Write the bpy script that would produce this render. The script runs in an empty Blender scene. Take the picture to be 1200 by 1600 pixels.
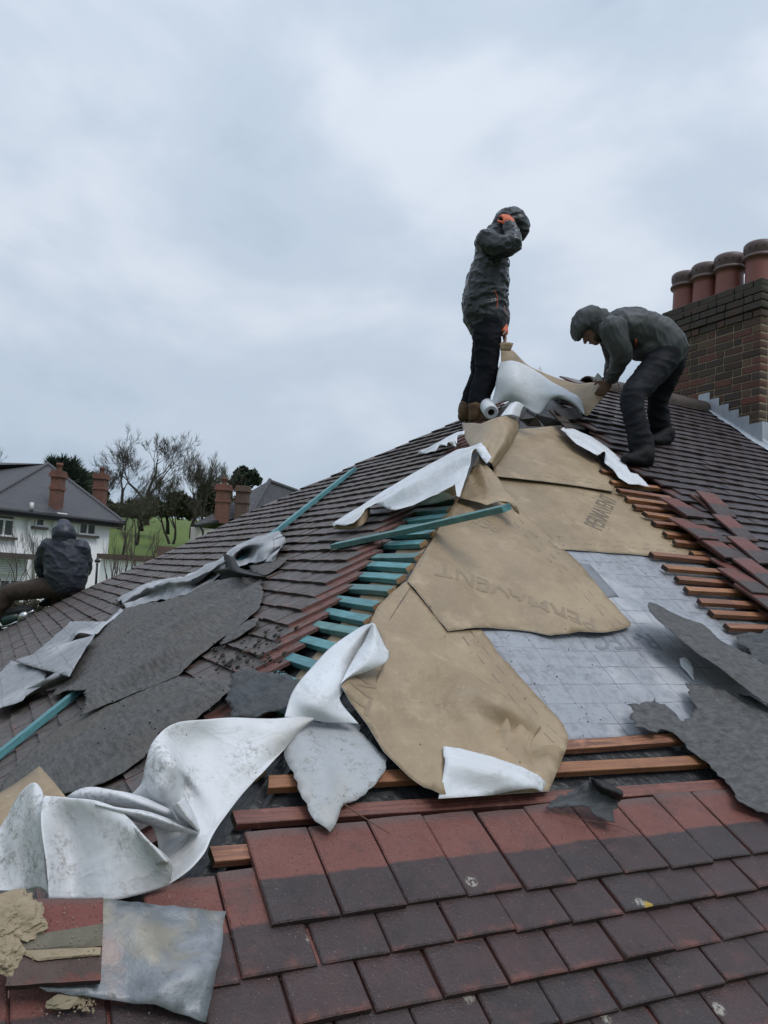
import bpy, bmesh, math, random
import numpy as np
from mathutils import Vector, Matrix, noise
from mathutils.geometry import delaunay_2d_cdt

random.seed(7); RNG = np.random.default_rng(7)
SC = bpy.context.scene; COL = SC.collection

# ------------------------------------------------------------------ camera
F_PX = 1232.64                                   # focal length in pixels of a 1200 x 1600 picture
def nrm(v): v = np.asarray(v, float); return v/np.linalg.norm(v)
_e1 = nrm((-620.0, 70.0, F_PX)); _e2 = nrm((2480.0, 260.0, F_PX))
_up = -nrm(np.cross(_e1, _e2)); _e2 = np.cross(_e1, _up)
BASIS = np.array([_e2, _e1, _up])                # world axes: X along the ridge, Y away to the left, Z up
TAN = math.tan(math.radians(34.3)); COS = math.cos(math.radians(34.3)); SIN = math.sin(math.radians(34.3))
PEAK = np.array([0.0, 0.0, 7.8])                 # where the hips meet the ridge
_pc = np.array([230.0, -188.0, F_PX]); _pc = _pc/_pc[2]*6.4
CAM = PEAK - BASIS @ _pc
cd = bpy.data.cameras.new('camera'); cam = bpy.data.objects.new('camera', cd); COL.objects.link(cam)
cd.sensor_fit = 'VERTICAL'; cd.sensor_height = 36.0; cd.sensor_width = 27.0
cd.lens = F_PX/1600*36.0; cd.clip_start = 0.05; cd.clip_end = 3000
_m = Matrix([list(BASIS[:, 0]), list(-BASIS[:, 1]), list(-BASIS[:, 2])]).transposed().to_4x4()
_m.translation = Vector(CAM); cam.matrix_world = _m
SC.camera = cam

# ------------------------------------------------------------------ light
SUN_EL, SUN_AZ = math.radians(55), math.radians(165)
w = bpy.data.worlds.new('World'); SC.world = w; w.use_nodes = True
nt = w.node_tree; nt.nodes.clear()
def wn(t, **k):
    n = nt.nodes.new(t)
    for a, b in k.items(): setattr(n, a, b)
    return n
out = wn('ShaderNodeOutputWorld'); bg = wn('ShaderNodeBackground'); bg.inputs[1].default_value = 0.1
sky = wn('ShaderNodeTexSky', sky_type='NISHITA', sun_disc=False, sun_elevation=SUN_EL, sun_rotation=SUN_AZ)
tc = wn('ShaderNodeTexCoord'); mp = wn('ShaderNodeMapping'); mp.inputs['Scale'].default_value = (1.0, 1.0, 1.7)
mp.inputs['Location'].default_value = (5.1, 2.7, 6.9); nt.links.new(tc.outputs['Generated'], mp.inputs['Vector'])
n1 = wn('ShaderNodeTexNoise'); n1.inputs['Scale'].default_value = 3.1; n1.inputs['Detail'].default_value = 6; n1.inputs['Roughness'].default_value = 0.48; n1.inputs['Distortion'].default_value = 0.25
n2 = wn('ShaderNodeTexNoise'); n2.inputs['Scale'].default_value = 1.1; n2.inputs['Detail'].default_value = 2
mp2 = wn('ShaderNodeMapping'); mp2.inputs['Location'].default_value = (3.1, 1.7, 0.4)
nt.links.new(mp.outputs[0], n1.inputs['Vector']); nt.links.new(tc.outputs['Generated'], mp2.inputs['Vector']); nt.links.new(mp2.outputs[0], n2.inputs['Vector'])
mx = wn('ShaderNodeMath', operation='MULTIPLY_ADD'); mx.inputs[1].default_value = 0.62
m3 = wn('ShaderNodeMath', operation='MULTIPLY'); m3.inputs[1].default_value = 0.42
nt.links.new(n1.outputs[0], mx.inputs[0]); nt.links.new(n2.outputs[0], m3.inputs[0]); nt.links.new(m3.outputs[0], mx.inputs[2])
rp = wn('ShaderNodeValToRGB'); cr = rp.color_ramp; cr.interpolation = 'EASE'
cr.elements[0].position = 0.40; cr.elements[0].color = (0.36, 0.45, 0.56, 1)
cr.elements[1].position = 0.62; cr.elements[1].color = (0.635, 0.69, 0.775, 1)
e = cr.elements.new(0.5); e.color = (0.49, 0.57, 0.67, 1)
nt.links.new(mx.outputs[0], rp.inputs[0])
sc10 = wn('ShaderNodeVectorMath', operation='SCALE'); sc10.inputs['Scale'].default_value = 11.2
nt.links.new(rp.outputs[0], sc10.inputs[0])
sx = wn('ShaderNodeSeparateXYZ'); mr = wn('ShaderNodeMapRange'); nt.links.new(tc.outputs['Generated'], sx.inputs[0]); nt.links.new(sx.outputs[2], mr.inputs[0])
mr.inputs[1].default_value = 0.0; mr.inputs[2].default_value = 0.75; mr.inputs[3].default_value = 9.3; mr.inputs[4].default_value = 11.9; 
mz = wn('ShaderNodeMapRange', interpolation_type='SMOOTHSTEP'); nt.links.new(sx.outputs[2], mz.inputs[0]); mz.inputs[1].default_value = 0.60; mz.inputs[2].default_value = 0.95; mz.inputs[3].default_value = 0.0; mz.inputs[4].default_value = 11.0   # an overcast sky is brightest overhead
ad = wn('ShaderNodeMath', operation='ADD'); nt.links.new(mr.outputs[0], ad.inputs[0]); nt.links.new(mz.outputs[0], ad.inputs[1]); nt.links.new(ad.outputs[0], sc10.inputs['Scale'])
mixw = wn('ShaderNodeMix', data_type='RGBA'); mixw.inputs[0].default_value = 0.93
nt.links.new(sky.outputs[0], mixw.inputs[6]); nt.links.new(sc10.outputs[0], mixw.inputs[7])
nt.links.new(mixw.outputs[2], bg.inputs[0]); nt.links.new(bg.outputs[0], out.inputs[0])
ld = bpy.data.lights.new('sun', 'SUN'); ld.energy = 1.4; ld.angle = math.radians(28); ld.color = (1.0, 0.97, 0.93)
sun = bpy.data.objects.new('sun', ld); COL.objects.link(sun)
_d = Vector((math.cos(SUN_EL)*math.sin(SUN_AZ), math.cos(SUN_EL)*math.cos(SUN_AZ), math.sin(SUN_EL)))
sun.rotation_euler = _d.to_track_quat('Z', 'Y').to_euler(); sun.location = (0, 0, 60)
vs = SC.view_settings; vs.view_transform = 'Standard'; vs.look = 'None'; vs.exposure = 0.13; vs.gamma = 1.0
try: vs.use_curve_mapping = False
except Exception: pass

# ------------------------------------------------------------------ picture rays -> points on real surfaces
def ray(px, py): return BASIS @ (np.array([px-600.0, py-800.0, F_PX])/F_PX)
def dep(px, py, z): return CAM + ray(px, py)*z
def depth_of(W): return float(_up_fwd @ (np.asarray(W)-CAM))
_up_fwd = BASIS[:, 2]
NM = np.array([0, -SIN, COS]); NH = np.array([-SIN, 0, COS])
AX = {'M': (np.array([1.0, 0, 0]), np.array([0, COS, SIN]), NM), 'H': (np.array([0, 1.0, 0]), np.array([COS, 0, SIN]), NH)}
def on(fr, px, py, h=0.0):
    n = AX[fr][2]; r = ray(px, py)
    return CAM + r*(((PEAK-CAM) @ n + h)/(r @ n))
def to_ab(fr, W):
    a, b, n = AX[fr]; d = np.asarray(W)-PEAK
    return float(d @ a), float(d @ b), float(d @ n)
def from_ab(fr, a, b, h=0.0):
    A, B, n = AX[fr]; return PEAK + A*a + B*b + n*h
def plane_z(px, py, z): r = ray(px, py); return CAM + r*((z-CAM[2])/r[2])

# ------------------------------------------------------------------ materials
class NB:
    def __init__(s, name):
        s.m = bpy.data.materials.new(name); s.m.use_nodes = True; s.t = s.m.node_tree; s.t.nodes.clear()
        s.o = s.t.nodes.new('ShaderNodeOutputMaterial'); s.b = s.t.nodes.new('ShaderNodeBsdfPrincipled')
        s.t.links.new(s.b.outputs[0], s.o.inputs[0])
    def n(s, t, ins=None, **k):
        n = s.t.nodes.new(t)
        for a, b in k.items(): setattr(n, a, b)
        for a, b in (ins or {}).items(): s.put(n.inputs[a], b)
        return n
    def put(s, sock, v):
        if isinstance(v, bpy.types.NodeSocket): s.t.links.new(v, sock)
        elif isinstance(v, bpy.types.Node): s.t.links.new(v.outputs[0], sock)
        else:
            if sock.type == 'RGBA' and len(v) == 3: v = (*v, 1)
            sock.default_value = v
    def co(s, kind='Object'): return s.n('ShaderNodeTexCoord').outputs[kind]
    def mapped(s, v, scale=(1, 1, 1), rot=(0, 0, 0), loc=(0, 0, 0)): return s.n('ShaderNodeMapping', {'Vector': v, 'Scale': scale, 'Rotation': rot, 'Location': loc}).outputs[0]
    def noise(s, v, scale, detail=4, rough=0.55, dist=0.0): return s.n('ShaderNodeTexNoise', {'Vector': v, 'Scale': scale, 'Detail': detail, 'Roughness': rough, 'Distortion': dist}).outputs[0]
    def voro(s, v, scale, out='Distance', feature='F1', rnd=1.0): return s.n('ShaderNodeTexVoronoi', {'Vector': v, 'Scale': scale, 'Randomness': rnd}, feature=feature).outputs[out]
    def math(s, op, a, b=0.0, c=0.0, clamp=False):
        n = s.n('ShaderNodeMath', operation=op, use_clamp=clamp); s.put(n.inputs[0], a); s.put(n.inputs[1], b)
        if len(n.inputs) > 2: s.put(n.inputs[2], c)
        return n.outputs[0]
    def step(s, v, lo, hi): return s.n('ShaderNodeMapRange', {0: v, 1: lo, 2: hi, 3: 0.0, 4: 1.0}, interpolation_type='SMOOTHSTEP').outputs[0]
    def ramp(s, v, lo, hi, a, b): return s.n('ShaderNodeMapRange', {0: v, 1: lo, 2: hi, 3: a, 4: b}).outputs[0]
    def mix(s, f, a, b, mode='MIX'):
        n = s.n('ShaderNodeMix', data_type='RGBA', blend_type=mode); s.put(n.inputs[0], f); s.put(n.inputs[6], a); s.put(n.inputs[7], b); return n.outputs[2]
    def attr(s, name, out='Fac'): return s.n('ShaderNodeAttribute', attribute_name=name).outputs[out]
    def island(s): return s.n('ShaderNodeNewGeometry').outputs['Random Per Island']
    def sep(s, v): return s.n('ShaderNodeSeparateXYZ', {0: v})
    def done(s, col, rough=0.6, bump=None, bstr=0.3, bdist=0.01, spec=0.4, metal=0.0, bump2=None, **k):
        s.put(s.b.inputs['Base Color'], col); s.put(s.b.inputs['Roughness'], rough); s.b.inputs['Specular IOR Level'].default_value = spec; s.put(s.b.inputs['Metallic'], metal)
        if bump is not None:
            bn = s.n('ShaderNodeBump', {'Height': bump, 'Strength': bstr, 'Distance': bdist})
            if bump2 is not None:
                b2 = s.n('ShaderNodeBump', {'Height': bump2[0], 'Strength': bump2[1], 'Distance': bump2[2], 'Normal': bn.outputs[0]}); bn = b2
            s.t.links.new(bn.outputs[0], s.b.inputs['Normal'])
        for a, b in k.items(): s.put(s.b.inputs[a.replace('_', ' ')], b)
        return s.m

def plain(name, col, rough=0.6, var=0.25, scale=6.0, bstr=0.2, bscale=60.0, spec=0.4, metal=0.0, bdist=0.005, **k):
    b = NB(name); o = b.co()
    n = b.noise(o, scale, 5); c = b.mix(n, tuple(x*(1-var) for x in col), tuple(x*(1+var) for x in col))
    return b.done(c, rough, b.noise(o, bscale, 3), bstr, bdist, spec, metal, **k)

MAT = {}
def mat_tiles(name, grey, brown, red, lichen=0.5, expo=0.105, mossy=0.0, rough=0.55, soot=0.0):
    b = NB(name); o = b.co(); uv = b.sep(b.co('UV')); r = b.attr('rnd')
    v = uv.outputs[1]
    wob = b.noise(o, 14, 3)
    edge = b.math('MULTIPLY_ADD', wob, 0.016, expo-0.008)
    wmask = b.n('ShaderNodeMapRange', {0: b.math('SUBTRACT', v, edge), 1: -0.004, 2: 0.004, 3: 1.0, 4: 0.0}).outputs[0]
    big = b.noise(o, 3.0, 4); mid = b.noise(o, 16, 6, 0.65); fine = b.noise(o, 140, 3, 0.7)
    wf = b.math('ADD', b.math('MULTIPLY', r, 0.55), b.math('SUBTRACT', b.math('MULTIPLY', mid, 0.9), 0.28), clamp=True)
    wc = b.mix(wf, grey, brown); wc = b.mix(b.math('MULTIPLY', b.step(b.noise(o, 7, 6, 0.7), 0.48, 0.7), 0.55), wc, tuple(x*0.5 for x in grey)); wc = b.mix(b.math('MULTIPLY', b.step(b.noise(b.mapped(o, (1, 1, 1), loc=(9, 2, 5)), 11, 6, 0.72), 0.52, 0.7), 0.5), wc, (brown[0]*1.45, brown[1]*1.25, brown[2]*1.2))
    wc = b.mix(b.step(fine, 0.55, 0.75), wc, b.mix(0.4, wc, (0.01, 0.01, 0.01)))
    # chipped red tails
    chip = b.math('MULTIPLY', b.step(b.math('MULTIPLY_ADD', b.noise(o, 22, 5, 0.7), 0.07, -0.012), v, b.math('ADD', v, 0.018)), b.step(b.math('ADD', mid, b.math('MULTIPLY', r, 0.22)), 0.58, 0.80))
    wc = b.mix(b.math('MULTIPLY', chip, 0.7), wc, tuple(x*0.95 for x in red))
    rc = b.mix(mid, tuple(x*0.68 for x in red), tuple(x*1.22 for x in red))
    rc = b.mix(b.step(fine, 0.56, 0.7), rc, tuple(x*0.4 for x in red))
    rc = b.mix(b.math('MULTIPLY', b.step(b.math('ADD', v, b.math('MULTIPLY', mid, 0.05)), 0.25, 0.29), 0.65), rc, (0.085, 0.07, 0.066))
    dirt = b.step(b.noise(b.mapped(o, (1, 1, 1)), 6, 6, 0.7), 0.52, 0.72)
    rc = b.mix(b.math('MULTIPLY', dirt, 0.6), rc, tuple(x*1.2 for x in grey))
    c = b.mix(wmask, rc, wc)
    if lichen:
        vd = b.voro(b.mapped(o, (1, 1, 1)), 5.5); rag = b.noise(o, 75, 4, 0.7)
        ls = b.step(b.math('ADD', vd, b.math('MULTIPLY', rag, 0.22)), 0.215, 0.19)
        pick = b.step(b.noise(o, 2.2, 2), 0.34, 0.37)
        lm = b.math('MULTIPLY', b.math('MULTIPLY', ls, b.step(rag, 0.42, 0.52)), b.math('MULTIPLY', pick, lichen))
        c = b.mix(b.math('MULTIPLY', lm, 0.85), c, (0.34, 0.32, 0.275))
        vy = b.voro(b.mapped(o, (1, 1, 1), loc=(5, 3, 1)), 4.0)
        ly = b.math('MULTIPLY', b.step(b.math('ADD', vy, b.math('MULTIPLY', rag, 0.12)), 0.12, 0.10), b.step(b.noise(o, 3.3, 2), 0.5, 0.55))
        c = b.mix(b.math('MULTIPLY', ly, lichen), c, (0.36, 0.24, 0.04))
        sp = b.step(b.noise(o, 260, 2, 0.5), 0.69, 0.73)
        c = b.mix(b.math('MULTIPLY', sp, 0.6), c, (0.3, 0.26, 0.24))
    if mossy:
        mm = b.math('MULTIPLY', b.step(b.noise(o, 30, 6, 0.75), 0.5, 0.62), mossy)
        c = b.mix(mm, c, (0.026, 0.024, 0.02))
        st = b.step(b.noise(b.mapped(o, (20, 20, 60)), 4, 4), 0.6, 0.7)
        c = b.mix(b.math('MULTIPLY', st, 0.35*mossy), c, (0.13, 0.115, 0.105))
    rg = b.ramp(b.noise(o, 9, 4), 0.3, 0.7, rough-0.12, rough+0.16)
    return b.done(c, rg, b.math('ADD', b.math('MULTIPLY', mid, 0.8), b.math('MULTIPLY', fine, 0.6)), 0.75, 0.008, 0.3)
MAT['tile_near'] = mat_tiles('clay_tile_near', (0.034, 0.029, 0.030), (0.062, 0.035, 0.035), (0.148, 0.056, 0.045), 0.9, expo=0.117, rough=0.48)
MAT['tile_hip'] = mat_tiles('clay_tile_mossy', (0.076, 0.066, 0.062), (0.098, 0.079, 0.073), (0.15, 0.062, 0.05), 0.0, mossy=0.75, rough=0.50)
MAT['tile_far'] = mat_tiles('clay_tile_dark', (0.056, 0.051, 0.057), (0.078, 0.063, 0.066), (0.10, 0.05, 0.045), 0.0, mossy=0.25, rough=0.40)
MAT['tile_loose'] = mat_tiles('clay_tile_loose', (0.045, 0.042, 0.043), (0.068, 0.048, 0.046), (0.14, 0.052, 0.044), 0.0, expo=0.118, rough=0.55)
MAT['tile_side'] = plain('clay_tile_edge', (0.095, 0.044, 0.037), 0.7, 0.45, 18, 0.5)
MAT['tile_tail'] = plain('clay_tile_tail', (0.035, 0.02, 0.019), 0.8, 0.5, 30, 0.6)
MAT['deck'] = plain('old_black_felt', (0.022, 0.023, 0.025), 0.5, 0.4, 5, 0.9, 14, bdist=0.03)
def mat_wood(name, col, dark, rough=0.6, paint=0.0):
    b = NB(name); o = b.co('UV'); ob = b.co()
    g = b.noise(b.mapped(o, (3, 90, 90)), 1.6, 6, 0.65, 0.5); k = b.noise(ob, 9, 5, 0.65); f = b.noise(ob, 70, 3, 0.7)
    c = b.mix(b.step(g, 0.38, 0.62), dark, col); c = b.mix(b.math('MULTIPLY', b.step(k, 0.48, 0.66), 0.65), c, tuple(x*0.38 for x in col))
    c = b.mix(b.math('MULTIPLY', b.step(b.noise(b.mapped(ob, (1, 1, 1), loc=(3, 5, 1)), 12, 5, 0.7), 0.55, 0.7), 0.45), c, tuple(min(1, x*1.5+0.03) for x in col))
    c = b.mix(b.math('MULTIPLY', b.attr('rnd'), 0.62), c, (col[0]*0.5, col[1]*0.42, col[2]*0.48))
    c = b.mix(b.math('MULTIPLY', b.step(f, 0.6, 0.7), 0.4), c, tuple(x*0.3 for x in col))
    return b.done(c, rough, b.math('ADD', g, f), 0.6, 0.004, 0.4)
MAT['batten'] = mat_wood('brown_treated_timber', (0.30, 0.135, 0.07), (0.12, 0.05, 0.034), 0.5)
MAT['batten_red'] = mat_wood('red_stained_timber', (0.17, 0.062, 0.044), (0.095, 0.035, 0.028), 0.45)
MAT['batten_orange'] = mat_wood('orange_treated_timber', (0.36, 0.17, 0.075), (0.20, 0.085, 0.045), 0.5)
MAT['batten_end'] = mat_wood('brown_timber_end', (0.06, 0.035, 0.022), (0.03, 0.02, 0.014), 0.7)
MAT['teal'] = mat_wood('teal_treated_timber', (0.105, 0.335, 0.345), (0.05, 0.17, 0.185), 0.45)
MAT['teal_pale'] = mat_wood('teal_faded_timber', (0.12, 0.26, 0.25), (0.07, 0.165, 0.16), 0.5)
MAT['teal_end'] = mat_wood('sawn_timber_end', (0.42, 0.27, 0.14), (0.28, 0.17, 0.085), 0.7)

def crease(b, o, sc, warp=0.6):
    """thin creases: ridged noise, sharp at the crest"""
    n = b.n('ShaderNodeTexNoise', {'Vector': o, 'Scale': sc, 'Detail': 4, 'Roughness': 0.5, 'Distortion': warp}).outputs[0]
    return b.math('POWER', b.math('SUBTRACT', 1.0, b.math('ABSOLUTE', b.math('MULTIPLY', b.math('SUBTRACT', n, 0.5), 4.0)), clamp=True), 3.0)
def mat_brown():
    b = NB('tan_membrane'); o = b.co(); uv = b.sep(b.co('UV')); u, v = uv.outputs[0], uv.outputs[1]
    n = b.noise(o, 2.6, 7, 0.66); f = b.noise(o, 60, 4, 0.7)
    c = b.mix(b.step(n, 0.3, 0.7), (0.21, 0.154, 0.094), (0.308, 0.23, 0.147))
    c = b.mix(b.math('MULTIPLY', b.step(b.noise(o, 9, 7, 0.75), 0.5, 0.72), 0.3), c, (0.185, 0.132, 0.083))
    c = b.mix(b.math('MULTIPLY', b.step(b.noise(b.mapped(o, (1, 1, 1), loc=(4, 8, 2)), 5, 6, 0.7), 0.52, 0.7), 0.4), c, (0.43, 0.33, 0.225))
    c = b.mix(b.math('MULTIPLY', b.step(f, 0.58, 0.72), 0.3), c, (0.47, 0.37, 0.26))
    row = b.math('LESS_THAN', b.math('ABSOLUTE', b.math('SUBTRACT', b.math('ABSOLUTE', b.math('SUBTRACT', v, 0.085)), 0.028)), 0.0032)
    dash = b.math('LESS_THAN', b.math('FRACT', b.math('ADD', b.math('MULTIPLY', u, 9.5), b.math('MULTIPLY', b.math('GREATER_THAN', v, 0.085), 0.45))), 0.5)
    ink = b.math('MULTIPLY', b.math('MULTIPLY', row, dash), b.ramp(b.noise(o, 9, 3), 0.35, 0.65, 0.25, 0.9))
    c = b.mix(ink, c, (0.09, 0.072, 0.055))
    speck = b.step(b.voro(o, 17), 0.075, 0.045)
    c = b.mix(b.math('MULTIPLY', speck, b.step(b.noise(o, 5, 2), 0.5, 0.56)), c, (0.04, 0.034, 0.03))
    cs = crease(b, b.mapped(o, (1, 1.6, 1)), 7.0)
    return b.done(c, b.ramp(n, 0.3, 0.7, 0.40, 0.6), b.math('ADD', b.math('MULTIPLY', cs, 0.7), b.math('MULTIPLY', b.noise(o, 34, 5, 0.65), 0.4)), 0.35, 0.007, 0.35, bump2=(b.noise(o, 6, 3), 0.4, 0.025))
MAT['brown'] = mat_brown()
def mat_white(name, base, dirt=0.5):
    b = NB(name); o = b.co(); n = b.noise(o, 3, 6, 0.6)
    c = b.mix(n, tuple(x*0.85 for x in base), tuple(min(1, x*1.08) for x in base))
    big = b.noise(b.mapped(o, (1, 1, 1), loc=(3, 2, 7)), 2.6, 5, 0.65)
    c = b.mix(b.math('MULTIPLY', b.step(big, 0.46, 0.66), 0.55*dirt), c, (0.34, 0.315, 0.275))
    d = b.math('MULTIPLY', b.step(b.noise(o, 5.5, 6, 0.75), 0.46, 0.66), b.step(b.noise(o, 75, 4, 0.8), 0.44, 0.6))
    c = b.mix(b.math('MULTIPLY', d, dirt, clamp=True), c, (0.17, 0.15, 0.13))
    sc = b.math('MULTIPLY', b.step(b.noise(b.mapped(o, (8, 60, 20)), 1.2, 4, 0.7), 0.6, 0.7), b.step(big, 0.42, 0.6))
    c = b.mix(b.math('MULTIPLY', sc, 0.5*dirt), c, (0.2, 0.18, 0.16))
    speck = b.math('MULTIPLY', b.step(b.voro(o, 30), 0.085, 0.05), b.step(b.noise(o, 7, 2), 0.47, 0.56))
    c = b.mix(b.math('MULTIPLY', speck, dirt*1.2, clamp=True), c, (0.04, 0.035, 0.03))
    cs = crease(b, b.mapped(o, (1, 1.7, 1.2)), 6.0)
    return b.done(c, 0.55, b.math('ADD', b.math('MULTIPLY', cs, 0.9), b.math('MULTIPLY', b.noise(o, 30, 5, 0.65), 0.4)), 0.14+0.3*max(0.0, dirt-0.4), 0.009, 0.3, bump2=(b.noise(o, 7, 3), 0.3, 0.02))
MAT['white'] = mat_white('white_membrane', (0.56, 0.58, 0.615), 0.38)
MAT['white_dirty'] = mat_white('soiled_white_membrane', (0.55, 0.56, 0.58), 0.8)
MAT['white_grey'] = mat_white('grey_white_membrane', (0.33, 0.345, 0.365), 1.0)
def mat_grid(name, base, line, step=0.10, rot=0.0):
    b = NB(name); o = b.co(); u0 = b.co('UV')
    wob = b.n('ShaderNodeTexNoise', {'Vector': u0, 'Scale': 2.2, 'Detail': 3}).outputs['Color']
    uvw = b.n('ShaderNodeVectorMath', {0: wob, 1: (0.05, 0.05, 0)}, operation='MULTIPLY').outputs[0]
    uvv = b.n('ShaderNodeVectorMath', {0: u0, 1: uvw}, operation='ADD').outputs[0]
    s = b.sep(uvv)
    def ln(x, st, wd): return b.math('LESS_THAN', b.math('ABSOLUTE', b.math('SUBTRACT', b.math('FRACT', b.math('DIVIDE', x, st)), 0.5)), wd)
    g = b.math('MAXIMUM', ln(s.outputs[0], step*1.35, 0.011), ln(s.outputs[1], step, 0.0145))
    g = b.math('MULTIPLY', g, b.ramp(b.noise(o, 6, 3), 0.38, 0.58, 0.1, 1.0))
    n = b.noise(o, 3, 6, 0.65); m = b.noise(o, 22, 6, 0.75)
    c = b.mix(n, tuple(x*0.78 for x in base), tuple(x*1.18 for x in base))
    c = b.mix(b.math('MULTIPLY', b.step(m, 0.46, 0.62), 0.6), c, tuple(x*0.55 for x in base))
    c = b.mix(b.math('MULTIPLY', b.step(b.noise(o, 1.6, 4), 0.48, 0.62), 0.6), c, (0.45, 0.46, 0.48))
    c = b.mix(g, c, line)
    return b.done(c, b.ramp(n, 0.3, 0.7, 0.35, 0.6), b.math('ADD', m, b.math('MULTIPLY', g, 0.6)), 0.5, 0.008, 0.45, bump2=(b.noise(o, 7, 4), 0.6, 0.02))
MAT['grid'] = mat_grid('grey_reinforced_felt', (0.26, 0.27, 0.298), (0.06, 0.065, 0.085))
MAT['grid_left'] = mat_grid('pale_reinforced_felt', (0.235, 0.24, 0.255), (0.07, 0.07, 0.08), 0.13)
def mat_felt(name, base, streak=(4, 18, 30)):
    b = NB(name); o = b.co(); uv = b.co('UV')
    st = b.noise(b.mapped(uv, (streak[0], streak[1], 1)), 3.0, 6, 0.7, 0.15); m = b.noise(o, 26, 6, 0.72); n = b.noise(o, 2.6, 4)
    c = b.mix(b.step(st, 0.3, 0.7), tuple(x*0.55 for x in base), tuple(x*1.45 for x in base))
    c = b.mix(b.math('MULTIPLY', b.step(n, 0.45, 0.7), 0.45), c, (base[0]*1.5, base[1]*1.35, base[2]*1.2))
    c = b.mix(b.math('MULTIPLY', b.step(m, 0.56, 0.68), 0.6), c, tuple(x*0.35 for x in base))
    c = b.mix(b.math('MULTIPLY', b.step(b.noise(o, 160, 2), 0.67, 0.72), 0.4), c, tuple(min(1, x*3) for x in base))
    return b.done(c, b.ramp(n, 0.3, 0.7, 0.55, 0.78), b.math('ADD', b.math('MULTIPLY', st, 0.6), m), 0.7, 0.007, 0.3, bump2=(b.noise(o, 5, 4, 0.6), 0.4, 0.02))
MAT['felt'] = mat_felt('weathered_bitumen_felt', (0.068, 0.064, 0.061))
MAT['felt_grey'] = mat_felt('grey_bitumen_felt', (0.066, 0.066, 0.067), (7, 13))
MAT['felt_black'] = mat_felt('black_bitumen_felt', (0.016, 0.016, 0.017))
MAT['felt_slate'] = mat_felt('slate_coloured_felt', (0.046, 0.049, 0.053))
def mat_lead():
    b = NB('old_lead_sheet'); o = b.co(); uv = b.co('UV'); n = b.noise(o, 9, 6, 0.65, 0.5); m = b.noise(o, 30, 5, 0.7)
    c = b.mix(b.step(n, 0.32, 0.68), (0.10, 0.11, 0.122), (0.22, 0.232, 0.25))
    c = b.mix(b.math('MULTIPLY', b.step(b.noise(b.mapped(o, (1, 1, 1), loc=(2, 1, 4)), 5.2, 4), 0.55, 0.68), 0.6), c, (0.23, 0.195, 0.125))
    c = b.mix(b.math('MULTIPLY', b.step(b.noise(b.mapped(o, (1, 1, 1), loc=(7, 4, 2)), 6, 4), 0.52, 0.62), 0.6), c, (0.20, 0.13, 0.105))
    c = b.mix(b.math('MULTIPLY', b.step(m, 0.55, 0.68), 0.5), c, (0.085, 0.085, 0.09))
    return b.done(c, b.ramp(n, 0.3, 0.7, 0.32, 0.55), b.math('ADD', m, n), 0.4, 0.006, 0.5, 0.25)
MAT['lead'] = mat_lead()
def mat_flash():
    b = NB('lead_flashing'); o = b.co(); n = b.noise(b.mapped(o, (14, 14, 3)), 1.5, 5)
    c = b.mix(n, (0.24, 0.265, 0.30), (0.42, 0.45, 0.49)); return b.done(c, 0.42, n, 0.3, 0.01, 0.5, 0.2)
MAT['flash'] = mat_flash()
MAT['mortar'] = plain('old_mortar', (0.25, 0.20, 0.135), 0.9, 0.4, 14, 0.9, 40, bdist=0.012)
MAT['mortar_grey'] = plain('brick_joint_mortar', (0.22, 0.185, 0.125), 0.9, 0.35, 20, 0.6, 60)
def mat_brick():
    b = NB('weathered_stock_brick'); o = b.co(); r = b.attr('rnd'); s = b.attr('soot')
    c = b.n('ShaderNodeValToRGB', {0: r}); e = c.color_ramp.elements
    e[0].color = (0.06, 0.036, 0.029, 1); e[1].position = 1.0; e[1].color = (0.175, 0.10, 0.06, 1)
    for p, q in ((0.25, (0.085, 0.048, 0.036, 1)), (0.5, (0.175, 0.062, 0.045, 1)), (0.7, (0.10, 0.066, 0.045, 1)), (0.86, (0.06, 0.042, 0.037, 1))):
        k = c.color_ramp.elements.new(p); k.color = q
    m = b.noise(o, 22, 6, 0.7); cc = b.mix(m, b.mix(0.55, c.outputs[0], (0.015, 0.012, 0.011)), c.outputs[0])
    cc = b.mix(b.math('MULTIPLY', s, b.ramp(b.noise(o, 10, 5), 0.3, 0.7, 0.55, 1.0)), cc, (0.05, 0.046, 0.038))
    return b.done(cc, 0.82, m, 0.7, 0.008, 0.3)
MAT['brick'] = mat_brick()
def mat_pot():
    b = NB('terracotta_pot'); o = b.co(); g = b.sep(b.co('UV')).outputs[1]; m = b.noise(o, 9, 6, 0.65); st = b.noise(b.mapped(o, (16, 16, 1.5)), 1.2, 4)
    c = b.mix(m, (0.15, 0.046, 0.034), (0.225, 0.072, 0.05)); c = b.mix(b.math('MULTIPLY', b.step(st, 0.5, 0.72), 0.4), c, (0.12, 0.05, 0.042))
    s = b.math('MULTIPLY', b.step(b.math('MULTIPLY_ADD', m, 0.06, g), 0.60, 0.74), 0.85)
    c = b.mix(s, c, (0.075, 0.058, 0.055)); return b.done(c, 0.5, m, 0.35, 0.006, 0.45)
MAT['pot'] = mat_pot()
MAT['soot'] = plain('soot', (0.008, 0.008, 0.008), 0.9)
MAT['moss'] = plain('dry_moss', (0.022, 0.02, 0.016), 0.95, 0.5, 30, 0.8, 90)
MAT['print'] = plain('printed_ink_brown', (0.125, 0.098, 0.066), 0.6, 0.3, 20)
MAT['print_faint'] = plain('printed_ink_faint', (0.215, 0.162, 0.108), 0.6, 0.12, 25)
MAT['print_grey'] = plain('printed_ink_grey', (0.155, 0.165, 0.185), 0.6, 0.2, 20)

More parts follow.
